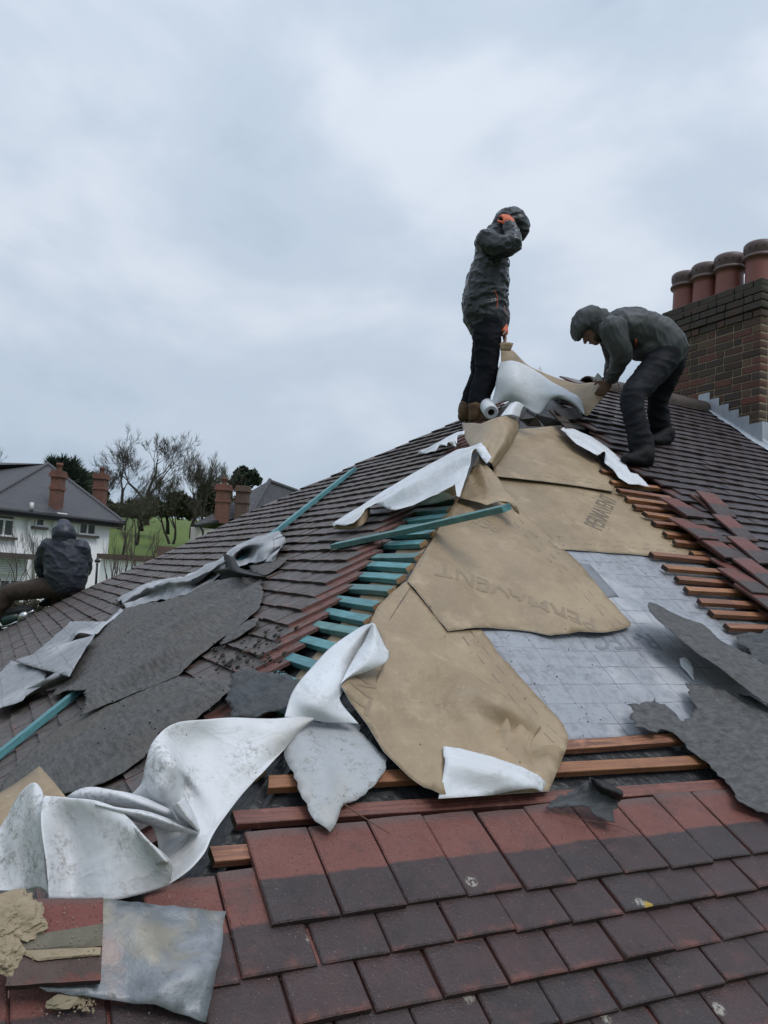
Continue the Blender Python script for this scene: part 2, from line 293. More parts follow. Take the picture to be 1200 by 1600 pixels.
# ------------------------------------------------------------------ objects
ORG = {}
def props(o, label=None, cat=None, group=None, kind=None):
    if label: o['label'] = label
    if cat: o['category'] = cat
    if group: o['group'] = group
    if kind: o['kind'] = kind
    return o
def empty(name, loc, label=None, cat=None, group=None):
    o = bpy.data.objects.new(name, None); COL.objects.link(o); o.location = Vector(loc); o.empty_display_size = 0.2
    ORG[o] = np.array(loc, float); return props(o, label, cat, group)
def mobj(name, V, Fc, mats, parent=None, smooth=False, uv=None, mi=None, attrs=None, origin=None):
    V = np.asarray(V, float).reshape(-1, 3)
    if parent is not None: org = ORG[parent]
    else: org = np.array(origin, float) if origin is not None else np.array([V[:, 0].mean(), V[:, 1].mean(), V[:, 2].min()])
    me = bpy.data.meshes.new(name); me.from_pydata((V-org).tolist(), [], [list(map(int, f)) for f in Fc])
    for m in (mats if isinstance(mats, (list, tuple)) else [mats]): me.materials.append(MAT[m] if isinstance(m, str) else m)
    if mi is not None: me.polygons.foreach_set('material_index', np.asarray(mi, dtype=np.int32))
    if uv is not None:
        lay = me.uv_layers.new(name='UVMap'); li = np.empty(len(me.loops), dtype=np.int32); me.loops.foreach_get('vertex_index', li)
        lay.data.foreach_set('uv', np.asarray(uv, float)[li].ravel())
    for k, a in (attrs or {}).items():
        at = me.attributes.new(k, 'FLOAT', 'POINT'); at.data.foreach_set('value', np.asarray(a, np.float32))
    if smooth is True: me.polygons.foreach_set('use_smooth', [True]*len(me.polygons))
    me.update(); o = bpy.data.objects.new(name, me); COL.objects.link(o)
    ORG[o] = org
    if parent is not None: o.parent = parent
    else: o.location = Vector(org)
    return o
def sharp(o, ang=40):
    me = o.data; me.polygons.foreach_set('use_smooth', [True]*len(me.polygons))
    try: me.set_sharp_from_angle(angle=math.radians(ang))
    except Exception: pass
    return o
class MB:
    """collects shapes, then builds one mesh"""
    def __init__(s): s.V = []; s.F = []; s.U = []; s.M = []; s.A = []; s.n = 0
    def add(s, V, Fc, uv=None, m=0, a=0.0):
        V = np.asarray(V, float).reshape(-1, 3); s.V.append(V); s.F += [[i+s.n for i in f] for f in Fc]
        s.U.append(np.zeros((len(V), 2)) if uv is None else np.asarray(uv, float)); s.M += (list(m) if isinstance(m, (list, tuple)) else [m]*len(Fc))
        s.A.append(np.full(len(V), a)); s.n += len(V)
    def box(s, c, ax, half, bev=0.0, m=0, a=0.0, ends=None):
        c = np.asarray(c, float); ax = [nrm(x) for x in ax]; hx, hy, hz = half
        if not bev:
            V = [c + ax[0]*x*hx + ax[1]*y*hy + ax[2]*z*hz for x in (-1, 1) for y in (-1, 1) for z in (-1, 1)]
            Fc = [(0, 1, 3, 2), (4, 6, 7, 5), (0, 4, 5, 1), (2, 3, 7, 6), (0, 2, 6, 4), (1, 5, 7, 3)]
            uv = [(x*hx, z*hz+y*hy) for x in (-1, 1) for y in (-1, 1) for z in (-1, 1)]
            mm = [m]*6
            if ends is not None: mm[0] = mm[1] = ends
            s.add(V, Fc, uv, mm, a); return
        sec = [(-hy+bev, -hz), (hy-bev, -hz), (hy, -hz+bev), (hy, hz-bev), (hy-bev, hz), (-hy+bev, hz), (-hy, hz-bev), (-hy, -hz+bev)]
        V, uv = [], []
        for x, k in ((-hx, 1.0), (-hx+bev, 0), (hx-bev, 0), (hx, 1.0)):
            for (y, z) in sec:
                f = (1 - bev/max(hy, 1e-6)) if k else 1.0; g = (1 - bev/max(hz, 1e-6)) if k else 1.0
                V.append(c + ax[0]*x + ax[1]*y*f + ax[2]*z*g); uv.append((x, y+z))
        Fc = [[r*8+i, r*8+(i+1) % 8, (r+1)*8+(i+1) % 8, (r+1)*8+i] for r in range(3) for i in range(8)]
        mm = [m]*len(Fc); Fc += [list(range(7, -1, -1)), list(range(24, 32))]; e_ = m if ends is None else ends; mm += [e_, e_]
        s.add(V, Fc, uv, mm, a)
    def tube(s, pts, rad, sides=8, m=0, a=0.0, cap=True, up=None):
        pts = [np.asarray(p, float) for p in pts]; n = len(pts); rad = [rad]*n if np.isscalar(rad) else rad
        V, uv = [], []; L = 0.0; ref = None
        for i, p in enumerate(pts):
            t = nrm(pts[min(i+1, n-1)] - pts[max(i-1, 0)])
            if ref is None:
                ref = np.asarray(up, float) if up is not None else (np.array([0, 0, 1.0]) if abs(t[2]) < 0.9 else np.array([1.0, 0, 0]))
            x = ref - t*(ref @ t); x = nrm(x); y = np.cross(t, x); ref = x
            r = rad[i]; r = (r, r) if np.isscalar(r) else r
            if i: L += np.linalg.norm(p-pts[i-1])
            for k in range(sides):
                q = 2*math.pi*k/sides; V.append(p + x*math.cos(q)*r[0] + y*math.sin(q)*r[1]); uv.append((k/sides, L))
        Fc = [[i*sides+k, i*sides+(k+1) % sides, (i+1)*sides+(k+1) % sides, (i+1)*sides+k] for i in range(n-1) for k in range(sides)]
        if cap: Fc += [list(range(sides-1, -1, -1)), list(range((n-1)*sides, n*sides))]
        s.add(V, Fc, uv, m, a)
    def lathe(s, base, prof, sides=24, m=0, axis=(0, 0, 1), a=0.0, cap=False):
        z = nrm(axis); x = nrm(np.cross(z, (0.3, 1, 0.1))); y = np.cross(z, x); V, uv = [], []
        for (r, h) in prof:
            for k in range(sides):
                q = 2*math.pi*k/sides; V.append(np.asarray(base)+z*h+(x*math.cos(q)+y*math.sin(q))*r); uv.append((k/sides, h))
        n = len(prof); Fc = [[i*sides+k, i*sides+(k+1) % sides, (i+1)*sides+(k+1) % sides, (i+1)*sides+k] for i in range(n-1) for k in range(sides)]
        if cap: Fc += [list(range(sides-1, -1, -1)), list(range((n-1)*sides, n*sides))]
        s.add(V, Fc, uv, m, a)
    def build(s, name, mats, parent=None, smooth=False, origin=None, ang=None):
        o = mobj(name, np.vstack(s.V), s.F, mats, parent, smooth, np.vstack(s.U), s.M, {'rnd': np.concatenate(s.A)}, origin)
        if ang: sharp(o, ang)
        return o
def evaluated(o):
    dg = bpy.context.evaluated_depsgraph_get(); dg.update(); return bpy.data.meshes.new_from_object(o.evaluated_get(dg))
def nz(p, k=1.0, off=0.0): return noise.noise(Vector((p[0]*k+off, p[1]*k+off*0.7, p[2]*k-off)))
def in_poly(P, poly):
    P = np.asarray(P, float); poly = np.asarray(poly, float); x, y = P[:, 0], P[:, 1]; ins = np.zeros(len(P), bool); n = len(poly); j = n-1
    for i in range(n):
        xi, yi = poly[i]; xj, yj = poly[j]
        c = ((yi > y) != (yj > y)) & (x < (xj-xi)*(y-yi)/((yj-yi) if yj != yi else 1e-12)+xi); ins ^= c; j = i
    return ins
# ================================================================== the house under repair
house = empty('hipped_house', (0.0, 0.0, 0.0), 'brown tiled hipped roof house being stripped, brick chimney stack at right', 'house')
G = 0.104; EAVE = -4.92
RY = 0.5; RB = RY/COS; RZ = 7.8+RY*TAN           # the ridge line
FAR_X = [0.5, 0.1, -0.29, -0.786, -1.39, -2.26, -2.79, -3.45, -3.75, -4.3]      # far hip, as it sags towards the eaves
FAR_Y = [0.5, 0.53, 0.655, 1.66, 2.58, 3.54, 4.30, 4.93, 5.30, 6.0]
def far_y(x): return float(np.interp(-x, [-q for q in FAR_X], FAR_Y))

# --- roof deck (old felt over the rafters), gently uneven
def deck(fr, poly, name, h=-0.062, step=0.12, mat='deck', amp=0.006):
    poly = np.asarray(poly, float); lo, hi = poly.min(0), poly.max(0); P = [tuple(p) for p in poly]; B = []
    for i in range(len(poly)):
        a, b = poly[i], poly[(i+1) % len(poly)]; k = max(1, int(np.linalg.norm(b-a)/0.3))
        B += [tuple(a+(b-a)*q/k) for q in range(k)]
    I = [(x, y) for x in np.arange(lo[0]+.06, hi[0], step) for y in np.arange(lo[1]+.06, hi[1], step)]
    I = [p for p, k in zip(I, in_poly(I, poly*0.995+poly.mean(0)*0.005)) if k]
    pts = [Vector(p) for p in B+I]; n = len(B)
    r = delaunay_2d_cdt(pts, [(i, (i+1) % n) for i in range(n)], [list(range(n))], 1, 1e-5)
    V = [from_ab(fr, p[0], p[1], h + amp*nz((p[0], p[1], 0), 4)) for p in r[0]]
    return mobj(name, V, r[2], [mat], house, True, [(p[0], p[1]) for p in r[0]])
bh = EAVE
deck('M', [(RY, RB), (bh*COS, bh), (7.5, bh), (7.5, RB)], 'roof_deck')
deck('H', [(RY, RB)] + [(far_y(b*COS)-0.02, b) for b in (0.12,  -.35, -.95, -1.7, -2.7, -3.4, -4.2, EAVE)] + [(bh*COS, bh)], 'roof_deck')
# back slopes, out of sight from the front
V = []; 
for x in (0.5, 0.1, -0.29, -0.786, -1.39, -2.26, -2.79, -3.45, -4.06): y = far_y(x); z = 7.8+x*TAN; V += [(x, y, z-0.07), (x-0.02, y+(z-5.05)/TAN*0.9, 5.03)]
n = len(V)//2; Fc = [(2*i, 2*i+1, 2*i+3, 2*i+2) for i in range(n-1)]
V += [(7.5, RY, RZ-0.07), (7.5, 4.9, 5.03)]; Fc.append((1, 0, 2*n, 2*n+1))
mobj('rear_slope', V, Fc, ['tile_far'], house)
# walls, eaves board and gutter
xm, ym = EAVE*COS, EAVE*COS
m = MB()
x0, y0, x1, y1 = xm+0.35, ym+0.35, 7.2, 4.1
for a, b in (((x0, y0), (x1, y0)), ((x1, y0), (x1, y1)), ((x1, y1), (x0, y1)), ((x0, y1), (x0, y0))):
    a3, b3 = np.array([*a, 0]), np.array([*b, 0]); d = nrm(b3-a3); m.box((a3+b3)/2+np.array([0, 0, 2.45]), [d, np.cross((0, 0, 1), d), (0, 0, 1)], (np.linalg.norm(b3-a3)/2-0.12, 0.12, 2.45))
m.build('wall', ['brick_plain'] if 'brick_plain' in MAT else [plain('pebbledash_wall', (0.42, 0.39, 0.34), 0.9, 0.2, 30, 0.6)], house)
m = MB(); m.box(((xm+7.3)/2, ym+0.05, 4.93), [(1, 0, 0), (0, 1, 0), (0, 0, 1)], ((7.3-xm)/2, 0.012, 0.09)); m.box((xm+0.05, 0.6, 4.93), [(0, 1, 0), (1, 0, 0), (0, 0, 1)], (4.6, 0.012, 0.09))
m.build('fascia_board', [plain('fascia_paint', (0.6, 0.6, 0.58), 0.5, 0.1)], house)
m = MB()
def gutter(a, b):
    d = nrm(np.asarray(b)-np.asarray(a)); s = np.cross(d, (0, 0, 1)); V = []
    for p in (a, b):
        for k in range(9): q = math.pi*(1+k/8); V.append(np.asarray(p)+s*0.055*math.cos(q)+np.array([0, 0, 0.055*math.sin(q)]))
    m.add(V, [(k, k+1, k+10, k+9) for k in range(8)])
gutter((xm, ym-0.03, 4.96), (7.3, ym-0.03, 4.96)); gutter((xm-0.03, 5.0, 4.96), (xm-0.03, ym, 4.96))
go = m.build('gutter', [plain('black_plastic', (0.02, 0.02, 0.022), 0.35)], house); sm = go.modifiers.new('thick', 'SOLIDIFY'); sm.thickness = 0.004

# --- plain tiles: every tile its own little slab inside the mesh of its slope
TW, TL, TT = 0.165, 0.265, 0.0135
def tile_template(hi):
    us = [-0.0825, -0.079, 0.0, 0.079, 0.0825] if hi else [-0.0825, 0.0, 0.0825]
    vs_ = [0.0, 0.004, 0.13, TL] if hi else [0.0, TL]
    nu, nv = len(us), len(vs_); V, uv = [], []
    for j, v in enumerate(vs_):
        for i, u in enumerate(us):
            z = 0.0025*(1-(u/0.0825)**2)
            if hi: z -= 0.003*((i in (0, nu-1)) + (j == 0)) if (i in (0, nu-1) or j == 0) else 0
            V.append((u, v, z)); uv.append((u+0.0825, v))
    nb = len(V)
    for j, v in enumerate(vs_):
        for i, u in enumerate(us): V.append((u, v, -TT)); uv.append((u+0.0825, v))
    top = [(j*nu+i, j*nu+i+1, (j+1)*nu+i+1, (j+1)*nu+i) for j in range(nv-1) for i in range(nu-1)]
    bot = [tuple(nb+q for q in reversed(f)) for f in top]
    side, tail = [], []
    for i in range(nu-1): tail.append((i+1, i, nb+i, nb+i+1)); side.append(((nv-1)*nu+i, (nv-1)*nu+i+1, nb+(nv-1)*nu+i+1, nb+(nv-1)*nu+i))
    for j in range(nv-1): side.append((j*nu, (j+1)*nu, nb+(j+1)*nu, nb+j*nu)); side.append(((j+1)*nu+nu-1, j*nu+nu-1, nb+j*nu+nu-1, nb+(j+1)*nu+nu-1))
    Fc = top+bot+side+tail; mi = [0]*len(top)+[1]*len(bot)+[1]*len(side)+[2]*len(tail)
    return np.array(V), [list(f) for f in Fc], np.array(uv), mi
T_HI, T_LO = tile_template(True), tile_template(False)
_v = T_HI[0].copy(); _v[:, 0] *= 0.977; _v[len(_v)//2:, 2] -= 0.0045; T_NEAR = (_v, T_HI[1], T_HI[2], T_HI[3])      # thick old tiles close to the viewer
def lay_tiles(name, fr, rows, inside, tmpl, mats, jit=1.0, seed=1, lift=None, pitch=0.1672, skip=0.0, bond=None):
    rg = np.random.default_rng(seed); T, Fc, uv, mi = tmpl; A, B, N = AX[fr]; VV, FF, UU, MM, RR = [], [], [], [], []; cnt = 0
    for ri, (b, lo, hi) in enumerate(rows):
        off = (ri % 2)*pitch/2 + (bond or 0); i0 = math.floor((lo-off)/pitch); i1 = math.ceil((hi-off)/pitch); sag = rg.normal()*0.0015*jit
        for i in range(i0, i1+1):
            a = off+i*pitch + rg.normal()*0.0012*jit
            if not inside(a, b) or rg.random() < skip: continue
            ex = lift(a, b) if lift else 0.0
            db = rg.normal()*0.0022*jit + sag; rot = rg.normal()*0.007*jit; h0 = 0.014+abs(rg.normal())*0.0028*jit+ex; h1 = -0.020 + ex*0.5; roll = rg.normal()*0.012*jit
            c, s_ = math.cos(rot), math.sin(rot); u, v, z = T[:, 0], T[:, 1], T[:, 2]
            aa = a+u*c-v*s_; bb = b+db+u*s_+v*c; hh = h0+(h1-h0)*v/TL+z+roll*u
            VV.append(PEAK+np.outer(aa, A)+np.outer(bb, B)+np.outer(hh, N)); FF += [[q+cnt for q in f] for f in Fc]; UU.append(uv); MM += mi; RR.append(np.full(len(T), rg.random())); cnt += len(T)
    return sharp(mobj(name, np.vstack(VV), FF, mats, house, False, np.vstack(UU), MM, {'rnd': np.concatenate(RR)}), 35)

# lower rows of the main slope, bare at their heads where the next course has been taken off
rows = [(-4.192-G*k, -4.6, -0.2) for k in range(7)]
def in_low(a, b):
    k = round((-4.192-b)/G); left = -3.13 if k == 0 else (-3.38 if k == 1 else b*COS-0.30)
    return a > left and a < -0.10
lay_tiles('eaves_tiles', 'M', rows, in_low, T_NEAR, ['tile_near', 'tile_side', 'tile_tail'], 1.35, 3, lambda a, b: 0.004, bond=(-3.113) % 0.1672)
# right-hand field of the main slope up to the ridge and chimney
def cut_r(b): return np.interp(b, [-4.9, -3.9, -3.0, -2.5, -2.1, -1.6, -1.3, -1.0, -0.5, 0, .6], [-0.12, -0.12, -0.2, -0.12, 0.06, 0.20, 0.12, 0.12, 0.2, 0.45, 0.95])
def in_right(a, b):
    if a < cut_r(b) + 0.05*math.sin(b*37): return False
    return True
def lift_r(a, b):
    d = a-cut_r(b)
    return max(0.0, 0.6-d)/0.6*0.022*max(0, nz((a*3, b*5, 3)))*2 if b > -1.0 else max(0.0, 0.3-d)*0.03*max(0, nz((a*3, b*9, 3)))
rows = [(RB-0.16-G*k, -0.3, 6.6) for k in range(52)]
lay_tiles('main_slope_tiles', 'M', rows, in_right, T_LO, ['tile_far', 'tile_side', 'tile_tail'], 1.05, 5, lift_r)
# hip end
rows = [(0.21-G*k, -4.2, 6.2) for k in range(50)]
def in_hip(a, b):
    x = b*COS
    return a > x+0.585 and a < far_y(x)-0.03
lay_tiles('hip_end_tiles', 'H', rows, in_hip, T_LO, ['tile_hip', 'tile_side', 'tile_tail'], 0.95, 8, lambda a, b: 0.006*max(0, nz((a*1.5, b*4, 9))))
# dry moss caught under the tails of the hip-end courses
m = MB(); rg = np.random.default_rng(21)
ico_v, ico_f = None, None
bm = bmesh.new(); bmesh.ops.create_icosphere(bm, subdivisions=1, radius=1.0); bm.verts.ensure_lookup_table(); ico_v = np.array([v.co[:] for v in bm.verts]); ico_f = [[v.index for v in f.verts] for f in bm.faces]; bm.free()
def clod(p, r, N, flat=0.6):
    q = ico_v*(1+rg.normal(0, .22, (len(ico_v), 1)))*r; A = nrm(np.cross(N, (0.3, 0.5, 0.8))); B = np.cross(N, A)
    m.add(p+np.outer(q[:, 0], A)+np.outer(q[:, 1]*1.2, B)+np.outer(q[:, 2]*flat, N), ico_f)
for k in range(1500):
    r_ = rg.integers(0, 40); b = 0.21-G*r_; x = b*COS; hi_ = max(x+0.38, far_y(x)-0.05); a = rg.uniform(x+0.37, hi_)
    if nz((a*2.0, b*3, 1)) < -0.05: continue
    clod(from_ab('H', a, b-0.004+rg.normal()*0.004, 0.006), abs(rg.normal(0, 0.004))+0.0035, NH)
for k in range(130):                                   # thicker clumps on the tiles near the felt
    a0, b0 = to_ab('H', on('H', rg.uniform(335, 450), rg.uniform(985, 1060)))[:2]; clod(from_ab('H', a0, b0, 0.022), rg.uniform(0.004, 0.011), NH)
for k in range(1100):
    r_ = rg.integers(0, 6); b = -4.192-G*r_; a = rg.uniform(-3.5, -1.2); clod(from_ab('M', a, b+0.001, 0.0), rg.uniform(0.002, 0.0052)*(0.6+0.8*abs(nz((a*3, b, 2)))), NM, 0.8)
props(m.build('moss_clumps', ['moss'], house), kind='stuff')

# --- ridge tiles between the open hip and the chimney
def ridge_tile(x, L, jz, jr):
    m = MB(); V = []; r0 = 0.115
    for xx in (0, L):
        for rad in (r0, r0-0.016):
            for k in range(11): q = math.radians(-22+224*k/10); V.append((x+xx, RY+rad*math.cos(q)*1.05+jr*xx, RZ+jz+rad*math.sin(q)*0.85-0.035))
    Fc = [(k, k+1, 23+k, 22+k) for k in range(10)] + [(12+k, 11+k, 33+k, 34+k) for k in range(10)] + [(k, 11+k, 12+k, k+1) for k in range(10)] + [(22+k+1, 33+k+1, 33+k, 22+k) for k in range(10)] + [(0, 22, 33, 11), (10, 21, 43, 32)]
    m.add(V, Fc); return m.build('ridge_tile', [MAT['ridge']], house, ang=40)
MAT['ridge'] = plain('ridge_clay', (0.062, 0.049, 0.044), 0.75, 0.5, 12, 0.6, 45, bdist=0.01)
for k, x in enumerate(np.arange(0.98, 2.3, 0.305)): ridge_tile(x, 0.30, 0.012*math.sin(k*2.3), 0.02*math.sin(k*1.7))
for k, x in enumerate(np.arange(3.45, 6.8, 0.305)): ridge_tile(x, 0.30, 0.0, 0.0)

# --- battens
def batten(A, B, n, hw=0.019, hh=0.0125, mats=('batten', 'batten_end'), name='batten', parent=None, seed=0, label=None, bow=0.004):
    rg = np.random.default_rng(seed); A, B = np.asarray(A, float), np.asarray(B, float); d = nrm(B-A); n = nrm(np.asarray(n)-d*(np.asarray(n) @ d)); s_ = np.cross(n, d); L = np.linalg.norm(B-A)
    k = max(2, int(L/0.15)+1); m = MB(); V, uv = [], []; bv = 0.0016
    sec = [(-hw+bv, -hh), (hw-bv, -hh), (hw, -hh+bv), (hw, hh-bv), (hw-bv, hh), (-hw+bv, hh), (-hw, hh-bv), (-hw, -hh+bv)]
    ph = rg.uniform(0, 6)
    for i in range(k):
        f = i/(k-1); o = s_*(bow*math.sin(f*3+ph)*min(1, L)) + n*(bow*0.6*math.sin(f*4+ph*2)*min(1, L)); sk = (rg.uniform(-.006, .006) if i in (0, k-1) else 0)
        for (y, z) in sec: V.append(A+(B-A)*f+o+s_*y+n*z+d*sk*(y/hw)); uv.append((f*L+ph, (y+z)))
    Fc = [[i*8+q, i*8+(q+1) % 8, (i+1)*8+(q+1) % 8, (i+1)*8+q] for i in range(k-1) for q in range(8)]; mm = [0]*len(Fc)
    Fc += [list(range(7, -1, -1)), list(range((k-1)*8, k*8))]; mm += [1, 1]; m.add(V, Fc, uv, mm, rg.random())
    o = m.build(name, list(mats), parent, ang=30); return o
HB = -0.034
bz = [((640, 1181), (1062, 1155)), ((418, 1226), (1108, 1189)), ((365, 1284), (1140, 1227)), ((330, 1341), (720, 1312))]
for i, (a, b) in enumerate(bz): batten(on('M', *a, HB), on('M', *b, HB), NM, parent=house, seed=i, hw=0.021, mats=(('batten', 'batten_orange', 'batten_red', 'batten')[i], 'batten_end'))
for i, (px, py, L) in enumerate([(939, 735, .5), (954, 752, .46), (966, 765, .44), (978, 778, .5), (991, 790, .5), (1007, 802, .5), (1021, 816, .5), (1038, 833, .5), (1053, 845, .5), (1080, 864, .5), (1018, 866, .75), (1038, 885, .7), (1057, 904, .7), (1072, 920, .7), (1092, 939, .68), (1111, 957, .66), (1135, 979, .6)]):
    A = on('M', px, py+2, HB+0.006*(i % 3)); B = A+np.array([L, 0, 0])+AX['M'][1]*(0.012*math.sin(i*2.1)); batten(A, B, NM, parent=house, seed=20+i, mats=('batten_orange' if i % 2 else 'batten', 'batten_end'))
for i in range(4): A = from_ab('M', -0.6, -3.15-0.1*i, HB); batten(A, A+np.array([0.6, 0, 0]), NM, parent=house, seed=40+i)
tips = [(715, 780), (704, 796), (697, 809), (688, 822), (677, 834), (662, 850), (654, 871), (641, 887), (627, 905), (613, 924), (591, 947), (577, 970), (560, 990)]
for i, (px, py) in enumerate(tips):
    A = on('H', px, py, HB); B = A+np.array([0, 0.5, 0])+AX['H'][1]*(0.008*math.sin(i*1.9))
    props(batten(A, B, NH, mats=('teal' if i % 3 else 'teal_pale', 'teal_end'), parent=house, seed=60+i, hw=0.0215), label='teal treated batten with pale sawn end')
A0 = on('H', 560, 990, HB)
for i in range(1, 7):
    A = A0+AX['H'][1]*(-0.104*i)+np.array([0, -0.104*COS*i, 0]); props(batten(A, A+np.array([0, 0.48, 0]), NH, mats=('teal', 'teal_end'), parent=house, seed=80+i, hw=0.0215), label='teal treated batten with pale sawn end')

# --- brick chimney stack
CX0, CY0, CY1, CX1 = 2.50, -0.17, 1.06, 3.42; CTOP = 9.29; CB = 7.2
brk = MB(); soot = []; mort = MB(); rg = np.random.default_rng(5)
def brick(c, ax, half, a, s_):
    brk.box(c, ax, half, 0.004, 0, a); soot.append(np.full(32, s_))
NC = int(round((CTOP-CB)/0.0755)); X_, Y_, Z_ = (1, 0, 0), (0, 1, 0), (0, 0, 1)
for c in range(NC):
    z = CTOP-0.0755*(NC-c)+0.0327; fromtop = NC-1-c
    pr = {0: 0.012, 1: 0.03, 2: 0.03, 3: 0.03, 4: 0.014}.get(fromtop, 0.0) if fromtop < 5 else 0.0
    so = 1.0 if fromtop < 4 else (0.8 if fromtop == 4 else max(0.0, 0.42-0.035*(fromtop-4)))
    x0, y0, x1, y1 = CX0-pr, CY0-pr, CX1+pr, CY1+pr
    def run(lo, hi, off, place):
        p = lo; i = 0
        while p < hi-0.01:
            L = (0.215 if (i+off) % 2 == 0 or (c % 3 == 0) else 0.1025)
            if i == 0 and c % 2: L = 0.1025 if L > 0.2 else 0.16
            L = min(L, hi-p)
            if hi-p-L < 0.05: L = hi-p
            place(p+L/2, L/2-0.005); p += L; i += 1
    D = 0.052
    def pl(q, h): e_ = 0.35 if q < CY0+0.09 and fromtop > 4 else 0; brick((x0+D+rg.normal()*.0016, q, z), [Y_, X_, Z_], (h, D, 0.0327), rg.random(), min(1, max(so, e_)))
    run(y0, y1, 0, pl)
    run(x0+2*D+0.006, x1, 1, lambda q, h: brick((q, y0+D+rg.normal()*.0016, z), [X_, Y_, Z_], (h, D, 0.0327), rg.random()*0.5, min(1, so+0.3)))
    run(x0+2*D+0.006, x1, 1, lambda q, h: brick((q, y1-D, z), [X_, Y_, Z_], (h, D, 0.0327), rg.random(), so))
    run(y0+2*D+0.006, y1-2*D-0.006, 0, lambda q, h: brick((x1-D, q, z), [Y_, X_, Z_], (h, D, 0.0327), rg.random(), so))
stack = brk.build('chimney_stack', [MAT['brick']], house, ang=40)
at = stack.data.attributes.new('soot', 'FLOAT', 'POINT'); at.data.foreach_set('value', np.concatenate(soot).astype(np.float32))
m = MB(); m.box(((CX0+CX1)/2, (CY0+CY1)/2, (CB+CTOP)/2-0.01), [X_, Y_, Z_], ((CX1-CX0)/2-0.007, (CY1-CY0)/2-0.007, (CTOP-CB)/2))
m.build('brick_joints', ['mortar_grey'], stack)
# mossy mortar bed that holds the pots
m = MB(); gx, gy = 14, 20; V = []; x0, x1, y0, y1 = CX0-0.01, CX1+0.01, CY0-0.01, CY1+0.01
for i in range(gx+1):
    for j in range(gy+1):
        x = x0+(x1-x0)*i/gx; y = y0+(y1-y0)*j/gy; e_ = min(i, gx-i, j*0.7, (gy-j)*0.7)/3.5
        V.append((x, y, CTOP-0.012+0.055*min(1, e_)+0.012*nz((x*9, y*9, 0)) if 0 < i < gx and 0 < j < gy else CTOP-0.02))
m.add(V, [(i*(gy+1)+j, (i+1)*(gy+1)+j, (i+1)*(gy+1)+j+1, i*(gy+1)+j+1) for i in range(gx) for j in range(gy)])
m.build('mortar_bed', [plain('mossy_mortar', (0.05, 0.052, 0.036), 0.95, 0.5, 14, 0.8, 50)], stack, True)
for k, (y, top) in enumerate([(1.235-0.17, 9.797), (0.875-0.085, 9.80), (0.51-0.02, 9.80), (0.125, 9.80)]):
    m = MB(); z0 = CTOP+0.02; H = top-z0; R = 0.138
    prof = [(R*1.04, -0.02), (R*1.02, H*0.2), (R*0.985, H*0.55), (R, H-0.175), (R+0.026, H-0.168), (R+0.031, H-0.155), (R+0.026, H-0.14), (R+0.004, H-0.132), (R+0.004, H-0.12), (R+0.014, H-0.10), (R+0.022, H-0.055), (R+0.020, H-0.02), (R+0.006, H-0.002), (R-0.012, H), (R-0.03, H-0.012), (R-0.032, H-0.3)]
    m.lathe((CX0+0.34, y, z0), prof, 40); m.U[0][:, 1] /= H
    p = m.build('chimney_pot', ['pot'], stack, True)
    h = MB()
    for q in range(14):
        an = q*2*math.pi/14; d = np.array([math.cos(an), math.sin(an), 0]); h.lathe(np.array([CX0+0.34, y, z0+H-0.072])+d*(R+0.0185), [(0.0001, 0.003), (0.008, 0.002), (0.008, -0.01)], 8, axis=d)
    for f in h.F: pass
    # small dark vent holes round the rim belong to the pot mesh
    n0 = len(p.data.vertices)
    me2 = bpy.data.meshes.new('t'); me2.from_pydata((np.vstack(h.V)-ORG[p]).tolist(), [], h.F); bm = bmesh.new(); bm.from_mesh(p.data); nf = len(bm.faces); bm.from_mesh(me2); bm.faces.ensure_lookup_table()
    for f in bm.faces[nf:]: f.material_index = 1
    bm.to_mesh(p.data); bm.free(); p.data.materials.append(MAT['soot'])
for k, y in enumerate((0.12, 0.5, 0.9)):
    m = MB(); m.lathe((CX0+0.70, y, CTOP+0.02), [(0.13, -0.02), (0.125, 0.15), (0.14, 0.17), (0.14, 0.22), (0.11, 0.225), (0.1, 0.1)], 24); m.build('chimney_pot', ['pot'], stack, True)
# stepped lead flashing on the left face, soaker lapped on the tiles
m = MB(); xf = CX0-0.004
def zr(y): return 7.8+y*TAN
for lo, hi, top in ((0.404, 0.545, 8.28), (0.289, 0.404, 8.205), (0.174, 0.289, 8.125), (0.056, 0.174, 8.05), (-0.063, 0.056, 7.968), (-0.205, -0.063, 7.885)):
    a, b = (lo, zr(lo)-0.01), (hi, zr(min(hi, 0.5))-0.01)
    V = [(x, y, z) for x in (xf-0.0035, xf) for (y, z) in (a, b, (hi, top-0.008), (hi-0.012, top), (lo+0.004, top), (lo, top-0.006))]
    m.add(V, [(5, 4, 3, 2, 1, 0), (6, 7, 8, 9, 10, 11)] + [(k, (k+1) % 6, 6+(k+1) % 6, 6+k) for k in range(6)])
m.box((CX0+0.05, CY0-0.035, 7.79), [(1, 0, 0), (0, 1, 0), (0, 0, 1)], (0.058, 0.0035, 0.10), 0.002)
g = []; K = 18
for i in range(K+1):
    y = 0.50-0.84*i/K; wd = 0.035+0.085*(i/K)**1.2; r = []
    for (dx, dh) in ((0.006, 0.06), (-0.004, 0.030), (-0.02, 0.022), (-wd*0.6, 0.024+0.004*math.sin(i*1.1)), (-wd, 0.017+0.006*math.sin(i*0.8))):
        r.append(PEAK+np.array([CX0+dx, 0, 0])+AX['M'][1]*(y/COS)+NM*dh)
    g += r
m.add(g, [(i*5+k, i*5+k+1, (i+1)*5+k+1, (i+1)*5+k) for i in range(K) for k in range(4)])
fl = m.build('lead_flashing', ['flash'], stack, ang=30); sd = fl.modifiers.new('thick', 'SOLIDIFY'); sd.thickness = 0.0025
